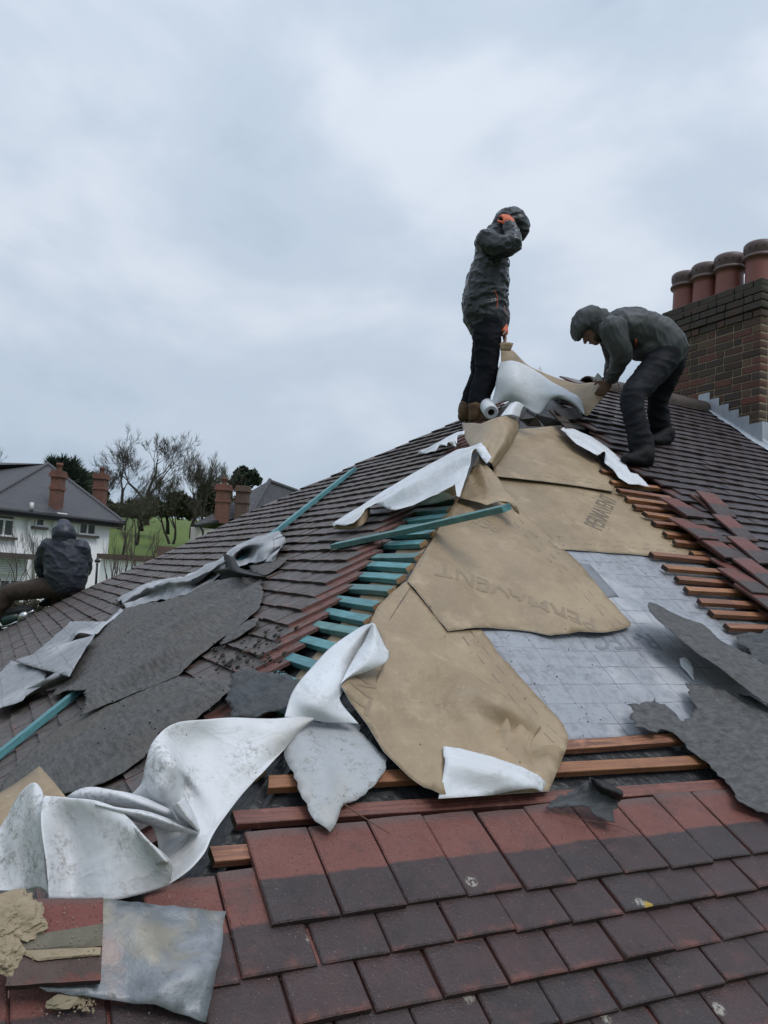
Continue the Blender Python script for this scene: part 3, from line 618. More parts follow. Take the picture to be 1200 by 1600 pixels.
# ================================================================== sheets: membranes and felts, traced where they lie on the slopes
_hip = nrm(np.array([1, 1, TAN])); _flat = nrm(np.array([1, -1, 0])); AX['C'] = (_flat, _hip, np.cross(_flat, _hip) if np.cross(_flat, _hip)[2] > 0 else -np.cross(_flat, _hip))
MAT['felt_pale'] = mat_felt('pale_old_felt', (0.17, 0.175, 0.18))
def roof_z(x, y): return 7.8+min(x, y)*TAN
def jagged(pts, step, jag, seed):
    rg = np.random.default_rng(seed); out_ = []
    n = len(pts)
    for i in range(n):
        a, b = np.array(pts[i]), np.array(pts[(i+1) % n]); L = np.linalg.norm((b-a)[:2]); k = max(1, int(round(L/step))); d = (b-a)/max(L, 1e-9); nn = np.array([-d[1], d[0], 0])
        for q in range(k):
            p = a+(b-a)*q/k
            if jag and q: p = p+nn*rg.normal()*jag
            elif jag: p = p+nn*rg.normal()*jag*0.3
            out_.append(p)
    return out_
def catmull(pts, closed, sub):
    pts = np.asarray(pts, float); n = len(pts); o = []
    for i in range(n if closed else n-1):
        if closed: p0, p1, p2, p3 = pts[(i-1) % n], pts[i], pts[(i+1) % n], pts[(i+2) % n]
        else: p0, p1, p2, p3 = pts[max(i-1, 0)], pts[i], pts[i+1], pts[min(i+2, n-1)]
        for q in range(sub):
            t_ = q/sub; o.append(0.5*((2*p1)+(-p0+p2)*t_+(2*p0-5*p1+4*p2-p3)*t_**2+(-p0+3*p1-3*p2+p3)*t_**3))
    if not closed: o.append(pts[-1])
    return np.array(o)
def thick(o, t=0.0015, two=True):
    s = o.modifiers.new('thickness', 'SOLIDIFY'); s.thickness = t; s.offset = -1.0
    if two and len(o.data.materials) > 1: s.material_offset = 1; s.material_offset_rim = 1
    me = evaluated(o); o.modifiers.clear(); o.data = me; return o
def sheet(name, outline, fr='M', h=-0.05, ridges=(), step=0.03, jag=0.0, mats=('brown', 'white'), parent=None, smooth_out=0, wob=(0.006, 5.0), uv_edge=None, seed=1, t=0.0015, clear=0.004, label=None, cat=None, group=None, kind_power=2.0, crink=0.0, deckclear=None):
    """outline: (px, py[, h]); ridges: ([(px, py, h), ...], width[, power]) raise the sheet along a crest"""
    pts = []
    for q in outline:
        hh = q[2] if len(q) > 2 else h; a, b, _ = to_ab(fr, on(fr, q[0], q[1], hh)); pts.append((a, b, hh))
    if smooth_out: pts = [tuple(p) for p in catmull(pts, True, smooth_out)]
    Bd = jagged(pts, step, jag, seed); P2 = np.array([p[:2] for p in Bd]); H2 = np.array([p[2] for p in Bd]); n = len(Bd)
    lo, hi = P2.min(0), P2.max(0); rg = np.random.default_rng(seed+5); I = []
    ny = int((hi[1]-lo[1])/(step*0.87))+2
    for j in range(ny):
        for i in range(int((hi[0]-lo[0])/step)+2): I.append((lo[0]+(i+0.5*(j % 2))*step+rg.normal()*step*0.1, lo[1]+j*step*0.87+rg.normal()*step*0.1))
    I = np.array(I); I = I[in_poly(I, P2)]
    if len(I):
        d = np.min(((I[:, None, :]-P2[None])**2).sum(2), 1); I = I[d > (0.55*step)**2]
    r = delaunay_2d_cdt([Vector(p) for p in np.vstack([P2, I])] if len(I) else [Vector(p) for p in P2], [(i, (i+1) % n) for i in range(n)], [list(range(n))], 1, 1e-6)
    VP = np.array([v[:] for v in r[0]]); 
    D2 = ((VP[:, None, :]-P2[None])**2).sum(2)+1e-6; W = 1.0/D2**1.5; Hh = (W*H2).sum(1)/W.sum(1)
    for R in ridges:
        rp, wd = R[0], R[1]; pw = R[2] if len(R) > 2 else kind_power; mode = R[3] if len(R) > 3 else 'max'
        q = []
        for (px, py, rh) in rp: a, b, _ = to_ab(fr, on(fr, px, py, rh)); q.append((a, b, rh))
        q = catmull(q, False, 6) if len(q) > 2 else np.array(q); best = np.full(len(VP), 1e9); bh_ = np.zeros(len(VP))
        for i in range(len(q)-1):
            A, B = q[i, :2], q[i+1, :2]; ab_ = B-A; tt = np.clip(((VP-A) @ ab_)/max(ab_ @ ab_, 1e-9), 0, 1); dd = np.linalg.norm(VP-(A+tt[:, None]*ab_), axis=1); m_ = dd < best; best[m_] = dd[m_]; bh_[m_] = (q[i, 2]+tt*(q[i+1, 2]-q[i, 2]))[m_]
        f = np.clip(1-best/wd, 0, 1); f = f**pw if pw < 1.5 else f*f*(3-2*f)
        if mode == 'max': Hh = Hh+(np.maximum(Hh, bh_)-Hh)*f
        else: Hh = Hh+(bh_-Hh)*f
    V = []
    for (a, b), hh in zip(VP, Hh):
        hh += wob[0]*nz((a, b, seed*3.1), wob[1])+wob[0]*0.4*nz((a, b, seed), wob[1]*3.1)
        if crink: hh += crink*(1-abs(nz((a*1.0, b*1.6, seed*1.7), 9)))**3
        p = from_ab(fr, a, b, hh)
        if deckclear is None: zmin = roof_z(p[0], p[1])+clear/COS
        else: zmin = roof_z(p[0], p[1])+deckclear/COS
        p[2] = max(p[2], zmin); V.append(p)
    if uv_edge:
        A = np.array(to_ab(fr, on(fr, *uv_edge[0], h))[:2]); B = np.array(to_ab(fr, on(fr, *uv_edge[1], h))[:2]); d = nrm(B-A); nn = np.array([-d[1], d[0]])
        if len(uv_edge) > 2 and uv_edge[2] < 0: nn = -nn
        uv = np.column_stack([(VP-A) @ d, (VP-A) @ nn])
    else: uv = VP + (0.0 if 'brown' not in mats[0] else 50.0)
    Fc = [f for f in r[2]]
    # faces wound so that the first material looks up
    up_ok = []
    N = AX[fr][2]
    for f in Fc:
        p0, p1, p2 = V[f[0]], V[f[1]], V[f[2]]; up_ok.append(f if np.cross(p1-p0, p2-p0) @ N > 0 else list(reversed(f)))
    o = mobj(name, V, up_ok, list(mats), parent, True, uv); thick(o, t)
    return props(o, label, cat, group)
def P3(q):
    """(px, py, frame, height) or (px, py, 'd', depth)"""
    return dep(q[0], q[1], q[3]) if q[2] == 'd' else on(q[2], q[0], q[1], q[3])
def loft(name, rows, mats, parent=None, su=6, sv=6, closed=False, wob=(0.004, 6.0), seed=1, t=0.0015, flip=False, label=None, cat=None, group=None, uvs=1.0, clear=None, uvoff=50.0):
    G_ = np.array([[P3(q) if len(q) == 4 else np.asarray(q, float) for q in r] for r in rows]); R = []
    for r in G_: R.append(catmull(r, closed, su))
    R = np.array(R); C_ = np.stack([catmull(R[:, k], False, sv) for k in range(R.shape[1])], 1); nr, nc = C_.shape[:2]; V = C_.reshape(-1, 3).copy()
    for i in range(len(V)):
        p = V[i]; V[i] = p+np.array([nz(p, wob[1], seed), nz(p, wob[1], seed+7), nz(p, wob[1], seed+13)])*wob[0]
        if clear is not None: V[i][2] = max(V[i][2], roof_z(V[i][0], V[i][1])+clear)
    k_ = nc if closed else nc-1
    Fc = [(i*nc+j, i*nc+(j+1) % nc, (i+1)*nc+(j+1) % nc, (i+1)*nc+j) for i in range(nr-1) for j in range(k_)]
    if flip: Fc = [tuple(reversed(f)) for f in Fc]
    du = np.concatenate([[0], np.cumsum(np.linalg.norm(np.diff(C_[nr//2], axis=0), axis=1))]); dv = np.concatenate([[0], np.cumsum(np.linalg.norm(np.diff(C_[:, nc//2], axis=0), axis=1))])
    uv = np.array([(du[j]*uvs+uvoff, dv[i]*uvs+uvoff) for i in range(nr) for j in range(nc)])
    o = mobj(name, V, Fc, list(mats) if not isinstance(mats, str) else [mats], parent, True, uv); thick(o, t); return props(o, label, cat, group)

GM, GF = 'breathable membrane sheets on the stripped slope', 'torn pieces of old felt'
# --- reinforced grey underlay left on the rafters
sheet('old_felt_strip', [(1000, 858), (1060, 838), (1130, 888), (1215, 955), (1215, 1110), (1120, 1010), (1050, 900)], 'M', -0.059, mats=('felt_pale', 'felt_pale'), step=0.04, deckclear=-0.061, label='pale grey old felt showing between the short brown battens at right', cat='roofing felt', group=GF)
grid = sheet('reinforced_underlay', [(700, 860), (880, 850), (1020, 860), (1045, 885), (1078, 920), (1112, 962), (1152, 1002), (1180, 1045), (1200, 1100), (1150, 1125), (1060, 1140), (990, 1153), (885, 1159), (800, 1050), (735, 970)], 'M', -0.055, step=0.035, mats=('grid', 'grid'), wob=(0.007, 3), crink=0.004, deckclear=-0.06, label='grey grid reinforced underlay bare between the tan sheets and the torn felt', cat='roof underlay', group=GM)
sheet('printed_block', [(898, 879), (922, 882), (967, 932), (943, 934)], 'M', -0.050, step=0.03, mats=('print_grey', 'print_grey'), parent=grid, wob=(0, 1), seed=3, t=0.0005, deckclear=-0.054)
# --- tan membrane courses
sheetA = sheet('roofing_membrane', [(780, 672), (838, 668), (877, 664), (905, 690), (935, 719), (962, 750, -.045), (958, 768, -.03), (905, 759, -.032), (850, 752, -.032), (770, 744, -.03)], 'M', -0.046, uv_edge=((770, 744), (958, 768)), wob=(0.004, 3), deckclear=-0.056, seed=4, label='topmost tan membrane course lapped just under the peak', cat='membrane', group=GM)
sheetB = sheet('roofing_membrane', [(765, 736), (850, 745), (960, 757), (1000, 782), (1040, 815), (1110, 868), (1085, 873, -.048), (1050, 872, -.047), (980, 865, -.044), (872, 858, -.043), (790, 790)], 'M', -0.052, uv_edge=((872, 858), (1085, 873)), wob=(0.004, 2.5), deckclear=-0.058, seed=9, label='tan membrane course with large dark printed lettering beside the short battens', cat='membrane', group=GM)
sheetC = sheet('roofing_membrane', [(716, 776), (745, 772), (782, 776), (808, 796), (840, 820), (872, 848), (905, 880), (950, 935), (984, 972, -.035), (985, 979, -.03), (962, 986, -.03), (935, 991, -.032), (905, 989, -.034), (860, 993, -.034), (830, 986), (790, 983), (740, 982), (700, 986), (668, 945), (636, 908), (652, 880), (676, 842), (700, 802)], 'M', -0.040, uv_edge=((984, 979), (808, 796)), wob=(0.009, 3.0), crink=0.006, ridges=[([(745, 800, -.03), (800, 850, -.02), (870, 930, -.03)], 0.16), ([(690, 860, -.035), (720, 920, -.02), (760, 975, -.03)], 0.12), ([(730, 900, -.035), (800, 935, -.012), (930, 985, -.02)], 0.07)], deckclear=-0.048, seed=12, label='broad tan membrane sheet across the middle of the slope with faint upside-down print', cat='membrane', group=GM)
sheetD = sheet('roofing_membrane', [(636, 907), (668, 948), (700, 984), (752, 984), (790, 1030), (840, 1088), (878, 1130), (888, 1150, -.03), (886, 1168, -.01), (872, 1202, 0.0), (858, 1236, 0.0), (770, 1242, .01), (684, 1247, .012), (640, 1212, .02), (600, 1172, .03), (575, 1132, .04), (548, 1098, .06), (533, 1072, .09), (545, 1058, .085), (575, 1042, .05), (604, 1022, .02), (594, 992, -.03), (578, 972), (590, 948), (613, 925)], 'M', -0.046, step=0.026, uv_edge=((886, 1150), (752, 984)), wob=(0.006, 3.0), ridges=[([(560, 1068, .07), (620, 1100, .035), (700, 1150, .02)], 0.08), ([(815, 1118, .03), (835, 1150, .055), (872, 1160, .03)], 0.03, 1.1), ([(788, 1112, .03), (808, 1145, .055), (830, 1170, .04)], 0.025, 1.1), ([(688, 1242, .03), (690, 1205, .045), (702, 1172, .03)], 0.05)], deckclear=-0.05, seed=15, smooth_out=0, label='lowest tan membrane sheet with a turned-up white corner over the long battens', cat='membrane', group=GM)
def over(o, rows, fr):
    """rows of (px, py, dh): points dh above the sheet o as it already lies"""
    from mathutils.bvhtree import BVHTree
    bv = BVHTree.FromPolygons([tuple(np.array(v.co)+ORG[o]) for v in o.data.vertices], [tuple(p.vertices) for p in o.data.polygons]); N = AX[fr][2]; R = []
    for r in rows:
        q = []
        for (x, y, dh) in r:
            h = bv.ray_cast(Vector(CAM), Vector(nrm(ray(x, y)))); b_ = np.array(h[0]) if h[0] is not None else on(fr, x, y, 0)
            q.append(b_+N*dh)
        R.append(q)
    return R
loft('raised_fold', over(sheetD, [[(604, 1030, -.006), (650, 1046, -.006), (718, 1073, -.006), (790, 1108, -.006), (845, 1136, -.006)], [(606, 1031, .048), (652, 1047, .068), (720, 1074, .066), (791, 1110, .046), (844, 1138, .006)], [(601, 1039, .046), (644, 1057, .066), (712, 1086, .063), (785, 1120, .043), (840, 1144, .005)], [(592, 1056, .014), (632, 1080, .020), (699, 1110, .018), (774, 1139, .012), (833, 1155, .0)], [(584, 1074, -.006), (620, 1104, -.006), (686, 1136, -.006), (762, 1160, -.006), (826, 1166, -.006)]], 'M'), ('brown', 'brown'), sheetD, su=9, sv=9, wob=(0.003, 9), seed=18)
sheet('turned_corner', [(693, 1165, .035), (720, 1169, .05), (770, 1182, .055), (815, 1198, .05), (842, 1212, .04), (853, 1223, .025), (848, 1238, .012), (760, 1243, .02), (685, 1248, .022), (692, 1215, .04)], 'M', 0.04, step=0.014, mats=('white', 'brown'), parent=sheetD, wob=(0.003, 5), ridges=[([(705, 1190, .06), (770, 1205, .065), (830, 1222, .04)], 0.05)], seed=17, label='white underside of the turned-up corner')
MM = lambda R: [[(x, y, 'M', h) for (x, y, h) in r] for r in R]
loft('white_flap', MM([[(582, 974, .17), (583, 975, .172), (584, 976, .17), (585, 978, .16)], [(560, 983, .125), (566, 991, .135), (571, 997, .11), (576, 1002, .06)], [(520, 1010, .09), (536, 1023, .105), (548, 1035, .08), (556, 1043, .04)], [(481, 1050, .065), (504, 1062, .09), (525, 1071, .09), (536, 1079, .06)], [(456, 1085, .05), (481, 1098, .075), (510, 1103, .075), (533, 1096, .06)], [(444, 1121, .03), (482, 1125, .025), (525, 1129, .025), (560, 1132, .03)]]), ('white', 'white'), sheetD, su=7, sv=8, wob=(0.005, 9), seed=19, label='white underside of the flap folded back at the hip')
loft('white_flap', MM([[(583, 974, .178), (585, 975, .178), (587, 978, .17)], [(570, 1000, .13), (586, 1000, .155), (600, 1008, .13)], [(556, 1022, .11), (580, 1022, .14), (607, 1020, .12)], [(544, 1045, .10), (568, 1040, .125), (601, 1037, .11)], [(532, 1070, .095), (545, 1058, .10), (567, 1051, .10)]]), ('white', 'white'), sheetD, su=7, sv=7, wob=(0.004, 9), seed=20, label='white underside of the flap, right hand blade')
sheet('wrapped_edge', [(640, 900), (613, 921), (577, 966), (545, 1005), (470, 1102), (400, 1140), (452, 1068), (530, 978), (572, 918), (610, 880)], 'H', -0.052, mats=('brown', 'brown'), parent=sheetD, wob=(0.003, 4), deckclear=-0.058, seed=23)
sheet('wrapped_edge', [(716, 776), (700, 800), (668, 850), (640, 902), (600, 890), (640, 830), (668, 796), (690, 772)], 'H', -0.052, mats=('brown', 'brown'), parent=sheetC, wob=(0.003, 4), deckclear=-0.058, seed=25)

# --- sheets over the peak
top = loft('roofing_membrane', [[(722, 660, 'H', .07), (752, 661, 'H', .12), (778, 652, 'M', .13), (795, 650, 'M', .12), (810, 654, 'M', .03)],
    [(724, 677, 'H', .05), (755, 678, 'H', .10), (778, 674, 'M', .10), (795, 672, 'M', .11), (809, 676, 'M', .02)],
    [(732, 696, 'H', .05), (750, 701, 'H', .09), (768, 700, 'M', .09), (783, 699, 'M', .10), (793, 702, 'M', .0)],
    [(744, 706, 'H', .06), (753, 713, 'H', .08), (761, 720, 'M', .08), (768, 724, 'M', .07), (773, 731, 'M', .0)]], ('brown', 'white'), su=7, sv=8, wob=(0.008, 5), flip=True, seed=31, label='tan membrane piece folded over the hip below the standing roofer', cat='membrane', group=GM)
loft('white_strip', [[(782, 651, 'M', .10), (798, 648, 'M', .14), (811, 652, 'M', .08)], [(790, 640, 'M', .12), (802, 637, 'M', .15), (815, 641, 'M', .08)], [(798, 630, 'M', .10), (808, 628, 'M', .13), (819, 634, 'M', .06)]], ('white', 'white'), top, flip=True, seed=33)
skirt = sheet('roofing_membrane', [(748, 710, .06), (760, 727, .05), (778, 746, .04), (795, 770, .05), (809, 789, .07), (811, 803, .04), (803, 794, .05), (795, 785, .06), (780, 783, .05), (760, 789, .03), (749, 785, .02), (718, 777, .0), (728, 753, .01), (739, 727, .03)], 'M', 0.03, step=0.016, uv_edge=((718, 777), (748, 710), 1), wob=(0.005, 6), ridges=[([(750, 725, .07), (765, 760, .05), (772, 782, .04)], 0.05)], seed=35, clear=-0.03, label='tan membrane triangle with a curled lower corner hanging beside the white flag', cat='membrane', group=GM)
loft('curled_corner', [[(780, 783, 'M', .05), (795, 785, 'M', .062), (804, 795, 'M', .05), (811, 803, 'M', .04)], [(786, 786, 'M', .03), (797, 790, 'M', .03), (804, 799, 'M', .02), (811, 804, 'M', .03)]], ('white', 'brown'), skirt, seed=37, su=4, sv=4)
flag = sheet('roofing_membrane', [(752, 692, .14), (739, 696, .13), (713, 703, .12), (665, 729, .10), (632, 748, .10), (600, 766, .09), (560, 792, .085), (519, 818, .07), (523, 826, .05), (552, 818, .07), (570, 802, .08), (577, 792, .085), (591, 794, .075), (617, 797, .06), (645, 790, .05), (666, 780, .06), (690, 768, .10), (711, 757, .13), (713, 774, .05), (718, 776, .04), (732, 731, .10), (746, 708, .13), (760, 724, .10), (768, 714, .11)], 'H', 0.07, step=0.018, mats=('white', 'brown'), wob=(0.006, 5), ridges=[([(745, 700, .16), (700, 722, .15), (640, 758, .13), (580, 790, .10), (530, 815, .08)], 0.10), ([(735, 715, .17), (722, 740, .16), (712, 757, .14)], 0.05)], seed=39, label='white membrane flag trailing left across the hip end tiles', cat='membrane', group=GM)
loft('turned_under_tip', [[(519, 818, 'H', .068), (548, 815, 'H', .07), (566, 801, 'H', .08), (577, 792, 'H', .082)], [(522, 827, 'H', .03), (553, 826, 'H', .03), (572, 815, 'H', .03), (579, 801, 'H', .035)]], ('print_tip', 'white') if 'print_tip' in MAT else ('brown', 'white'), flag, seed=41, flip=True, su=4, sv=4)
loft('shaded_underside', [[(666, 780, 'H', .05), (690, 768, 'H', .09), (711, 757, 'H', .12)], [(650, 790, 'H', .02), (684, 786, 'H', .02), (713, 775, 'H', .03)]], ('white', 'white'), flag, seed=43, flip=True, su=4, sv=4)
sheet('roofing_membrane', [(652, 709, .03), (656, 704, .05), (687, 690, .06), (715, 675, .07), (726, 673, .07), (726, 679, .06), (715, 681, .06), (713, 698, .05), (700, 697, .06), (687, 694, .06), (680, 705, .04), (665, 708, .03)], 'H', 0.05, step=0.018, mats=('white', 'brown'), ridges=[([(660, 705, .07), (690, 694, .09), (712, 686, .09)], 0.04)], seed=45, label='small white membrane scrap on the tiles behind the flag', cat='membrane', group=GM)
sheet('roofing_membrane', [(876, 670), (882, 667), (893, 668), (907, 675), (924, 682), (945, 696), (963, 711), (978, 727), (985, 738), (996, 741), (1009, 753), (1015, 761), (998, 758), (982, 756), (967, 747), (958, 734), (945, 724), (942, 712), (933, 712), (924, 707), (900, 694), (885, 679)], 'M', 0.012, step=0.02, mats=('white', 'brown'), wob=(0.003, 5), crink=0.002, ridges=[([(890, 674, 0.03), (930, 694, .045), (965, 724, .045), (995, 750, .03)], 0.05)], seed=47, deckclear=-0.03, label='narrow white membrane strip edging the tiles below the bent roofer', cat='membrane', group=GM)

# --- lower left crumpled white sheet, blown up over the hip
WD = ('white_dirty', 'white_dirty')
CR = lambda R: [[(x, y, 'C', h*1.08) for (x, y, h) in r] for r in R]
crump = loft('roofing_membrane', CR([[(493, 1122, .012), (492, 1124, .012), (490, 1126, .01), (488, 1127, .0)], [(430, 1121, .055), (440, 1138, .05), (447, 1152, .03), (455, 1160, .0)], [(354, 1122, .10), (372, 1150, .07), (392, 1190, .04), (414, 1216, .0)],
    [(300, 1125, .14), (318, 1162, .075), (345, 1212, .04), (375, 1254, .0)], [(260, 1136, .165), (284, 1180, .095), (318, 1240, .035), (348, 1290, .0)], [(237, 1160, .16), (271, 1192, .14), (288, 1225, .05), (300, 1255, .03), (331, 1318, .0)][0:2]+[(292, 1232, .04), (331, 1318, .0)],
    [(227, 1195, .13), (262, 1212, .125), (286, 1258, .03), (318, 1347, .0)], [(221, 1225, .09), (250, 1236, .10), (272, 1285, .0), (292, 1373, .0)], [(200, 1246, .06), (222, 1266, .03), (246, 1312, -.01), (240, 1391, .0)]]), WD, su=8, sv=8, wob=(0.007, 9), seed=51, clear=0.02, label='big soiled white membrane crumpled in folds over the lower hip', cat='membrane', group=GM)
loft('fold', CR([[(95, 1252, .10), (117, 1237, .125), (142, 1231, .135), (183, 1236, .125), (215, 1243, .095), (262, 1262, .05)], [(92, 1258, .07), (118, 1248, .115), (150, 1245, .12), (195, 1250, .105), (230, 1260, .08), (275, 1272, .04)], [(90, 1270, .03), (120, 1272, .03), (160, 1275, .03), (205, 1280, .02), (245, 1286, .0), (290, 1292, .0)]]), WD, crump, su=7, sv=6, wob=(0.006, 9), seed=511, clear=0.015)
loft('fold', CR([[(72, 1264, .09), (110, 1266, .09), (150, 1270, .085), (188, 1276, .08)], [(70, 1254, .145), (110, 1254, .15), (150, 1257, .145), (190, 1270, .125)], [(69, 1249, .165), (110, 1250, .165), (150, 1254, .16), (193, 1269, .14)], [(64, 1285, .15), (106, 1288, .115), (160, 1292, .125), (228, 1306, .125)], [(68, 1340, .11), (114, 1342, .06), (168, 1340, .085), (266, 1346, .075)], [(76, 1405, .055), (122, 1403, .02), (175, 1405, .035), (262, 1386, .015)]]), WD, crump, su=9, sv=8, wob=(0.008, 8), seed=512, clear=0.015)
loft('fold', CR([[(188, 1280, .06), (202, 1292, .05), (226, 1322, .04), (262, 1352, .03)], [(191, 1273, .12), (206, 1285, .115), (230, 1314, .11), (262, 1347, .08)], [(190, 1269, .14), (203, 1283, .135), (224, 1310, .13), (258, 1348, .09)], [(186, 1280, .10), (196, 1295, .09), (212, 1318, .085), (240, 1352, .06)]]), WD, crump, su=6, sv=6, wob=(0.003, 9), seed=513)
loft('fold', CR([[(150, 1254, .15), (192, 1262, .125), (230, 1268, .10), (270, 1281, .07), (310, 1299, .02)], [(150, 1255, .165), (190, 1263, .155), (228, 1272, .135), (268, 1285, .10), (310, 1301, .028)], [(152, 1258, .15), (194, 1271, .135), (232, 1280, .11), (270, 1291, .075), (309, 1303, .015)], [(156, 1266, .10), (198, 1278, .08), (236, 1288, .06), (272, 1297, .03), (308, 1305, .0)]]), WD, crump, su=7, sv=5, wob=(0.004, 9), seed=514)
loft('fold', CR([[(287, 1247, .09), (301, 1272, .06), (312, 1299, .02)], [(279, 1253, .135), (295, 1278, .095), (310, 1300, .032)], [(273, 1256, .12), (288, 1280, .075), (308, 1301, .02)], [(268, 1258, .06), (282, 1284, .03), (306, 1303, .0)]]), WD, crump, su=6, sv=5, wob=(0.004, 9), seed=515)
loft('fold', CR([[(72, 1252, .15), (66, 1232, .155), (56, 1223, .165), (42, 1229, .15), (25, 1248, .12), (8, 1282, .09), (-14, 1312, .07)], [(67, 1290, .14), (60, 1275, .14), (50, 1272, .135), (36, 1282, .115), (20, 1302, .09), (2, 1327, .06), (-14, 1347, .05)], [(69, 1345, .09), (62, 1335, .09), (52, 1332, .08), (38, 1340, .06), (20, 1352, .045), (2, 1364, .03), (-14, 1374, .03)], [(76, 1400, .05), (69, 1390, .05), (58, 1386, .035), (42, 1389, .02), (20, 1390, .02), (2, 1390, .02), (-14, 1391, .02)]]), WD, crump, su=6, sv=8, wob=(0.006, 8), seed=516, clear=0.015)
sheet('tan_corner', [(62, 1197, .06), (84, 1223, .07), (106, 1250, .07), (70, 1256, .06), (40, 1250, .06), (10, 1290, .05), (-15, 1310, .05), (-15, 1246, .05), (25, 1222, .05)], 'C', 0.05, step=0.025, mats=('brown', 'white'), parent=crump, seed=53, clear=0.03, label='tan upper face showing at the far corner')
sheet('torn_membrane', [(487, 1126), (525, 1129), (563, 1132), (560, 1143), (580, 1160), (605, 1187), (600, 1207), (583, 1230), (557, 1249), (537, 1257), (527, 1280, -.01), (515, 1303, .0), (493, 1283, .01), (473, 1247, .01), (453, 1200, .0), (443, 1180), (446, 1160), (467, 1140)], 'M', 0.0, step=0.018, jag=0.0022, mats=('white_grey', 'white_grey'), wob=(0.006, 6), ridges=[([(470, 1150, .02), (500, 1200, .025), (515, 1280, .015)], 0.08)], seed=55, deckclear=-0.03, label='torn triangular grey-white membrane piece pointing down over the long battens', cat='membrane', group=GM)

# --- bitumen felts
feltA = sheet('roofing_felt', [(410, 902), (411, 928), (404, 951), (385, 968), (368, 982), (341, 1001), (307, 1028), (276, 1057), (230, 1076), (184, 1094), (126, 1119, .05), (134, 1094, .075), (132, 1077, .085), (115, 1078, .075), (80, 1086, .045), (126, 1024, .05), (146, 993, .05), (165, 966, .06), (184, 953, .06), (230, 943, .06), (287, 931, .07), (330, 909, .08), (368, 903, .07)], 'H', 0.03, step=0.018, jag=0.0042, mats=('felt', 'felt_black'), wob=(0.010, 4), ridges=[([(400, 910, .05), (330, 960, .07), (270, 1005, .08), (200, 1045, .08), (133, 1078, .085)], 0.16), ([(300, 960, .07), (230, 1000, .065), (160, 1030, .07)], 0.2)], seed=61, clear=0.03, label='large weathered dark felt sheet draped over the hip end tiles and the long teal batten', cat='roofing felt', group=GF)
feltB = sheet('roofing_felt', [(372, 1071), (358, 1086), (345, 1098), (325, 1112), (307, 1125), (270, 1140), (249, 1146), (226, 1182), (199, 1201), (169, 1220), (126, 1236), (96, 1241), (40, 1250), (0, 1262), (-12, 1262), (8, 1216), (35, 1185), (77, 1147), (126, 1114), (184, 1098), (238, 1068), (276, 1056), (330, 1064)], 'H', 0.028, step=0.018, jag=0.0042, mats=('felt', 'felt_black'), wob=(0.008, 4), ridges=[([(340, 1080, .04), (240, 1110, .05), (120, 1170, .05), (40, 1220, .04)], 0.3)], seed=63, clear=0.026, label='second dark felt sheet lying below the larger one, above the crumpled white sheet', cat='roofing felt', group=GF)
sheet('roofing_felt', [(360, 1055), (376, 1047), (422, 1051), (456, 1057), (473, 1066), (462, 1085), (452, 1104), (436, 1113), (422, 1113), (406, 1122), (384, 1121), (362, 1122), (358, 1105), (356, 1089)], 'H', 0.04, step=0.02, jag=0.004, mats=('felt_slate', 'felt_black'), crink=0.008, seed=65, clear=0.03, label='small slate coloured felt piece at the foot of the teal batten row', cat='roofing felt', group=GF)
sheet('roofing_felt', [(343, 1008), (353, 993), (383, 971), (406, 962), (399, 979), (368, 998)], 'H', 0.03, step=0.02, jag=0.003, mats=('felt', 'felt_black'), seed=67, clear=0.028, label='thin felt scrap beside the right edge of the large felt sheet', cat='roofing felt', group=GF)
sheet('roofing_felt', [(384, 877), (412, 874), (452, 871), (436, 886), (416, 899), (396, 896)], 'H', 0.03, step=0.02, jag=0.002, mats=('felt', 'felt_black'), seed=69, clear=0.03, label='small flat felt tongue behind the curled black edge', cat='roofing felt', group=GF)
loft('curled_edge', [[(329, 893, 'H', .10), (326, 901, 'H', .06), (331, 909, 'H', .04), (337, 902, 'H', .05), (336, 894, 'H', .09)], [(362, 887, 'H', .11), (360, 897, 'H', .07), (364, 904, 'H', .04), (370, 899, 'H', .05), (369, 890, 'H', .10)], [(412, 899, 'H', .06), (411, 902, 'H', .05), (413, 906, 'H', .03), (415, 904, 'H', .03), (415, 900, 'H', .05)]], ('felt_black', 'felt'), feltA, closed=True, su=5, sv=8, seed=71, label='black curled edge rolled open')
loft('curled_edge', [[(348, 864, 'H', .14), (357, 867, 'H', .17), (367, 871, 'H', .15)], [(351, 877, 'H', .11), (361, 879, 'H', .15), (371, 881, 'H', .13)], [(356, 893, 'H', .06), (366, 893, 'H', .12), (380, 890, 'H', .11)], [(372, 902, 'H', .05), (392, 899, 'H', .09), (415, 901, 'H', .06)]], ('felt_black', 'felt'), feltA, su=5, sv=5, flip=True, seed=73, label='black curled edge standing up')
sheet('roofing_felt', [(1014, 940, .09), (1025, 944, .06), (1060, 962, .02), (1097, 974, .0), (1107, 982, .0), (1125, 1000, .0), (1170, 1022, .0), (1200, 1040, .02), (1220, 1062, .03), (1222, 1110, .03), (1192, 1098, .04), (1150, 1065, .06), (1117, 1039, .075), (1085, 1017, .08), (1050, 987, .085), (1025, 965, .09), (1014, 950, .09)], 'M', 0.0, step=0.016, jag=0.0032, mats=('felt_grey', 'felt_black'), wob=(0.006, 5), ridges=[([(1020, 955, .09), (1060, 985, .075), (1110, 1020, .06), (1180, 1070, .04)], 0.10)], seed=75, deckclear=-0.04, label='pointed grey felt strip lifting off the grid underlay at right', cat='roofing felt', group=GF)
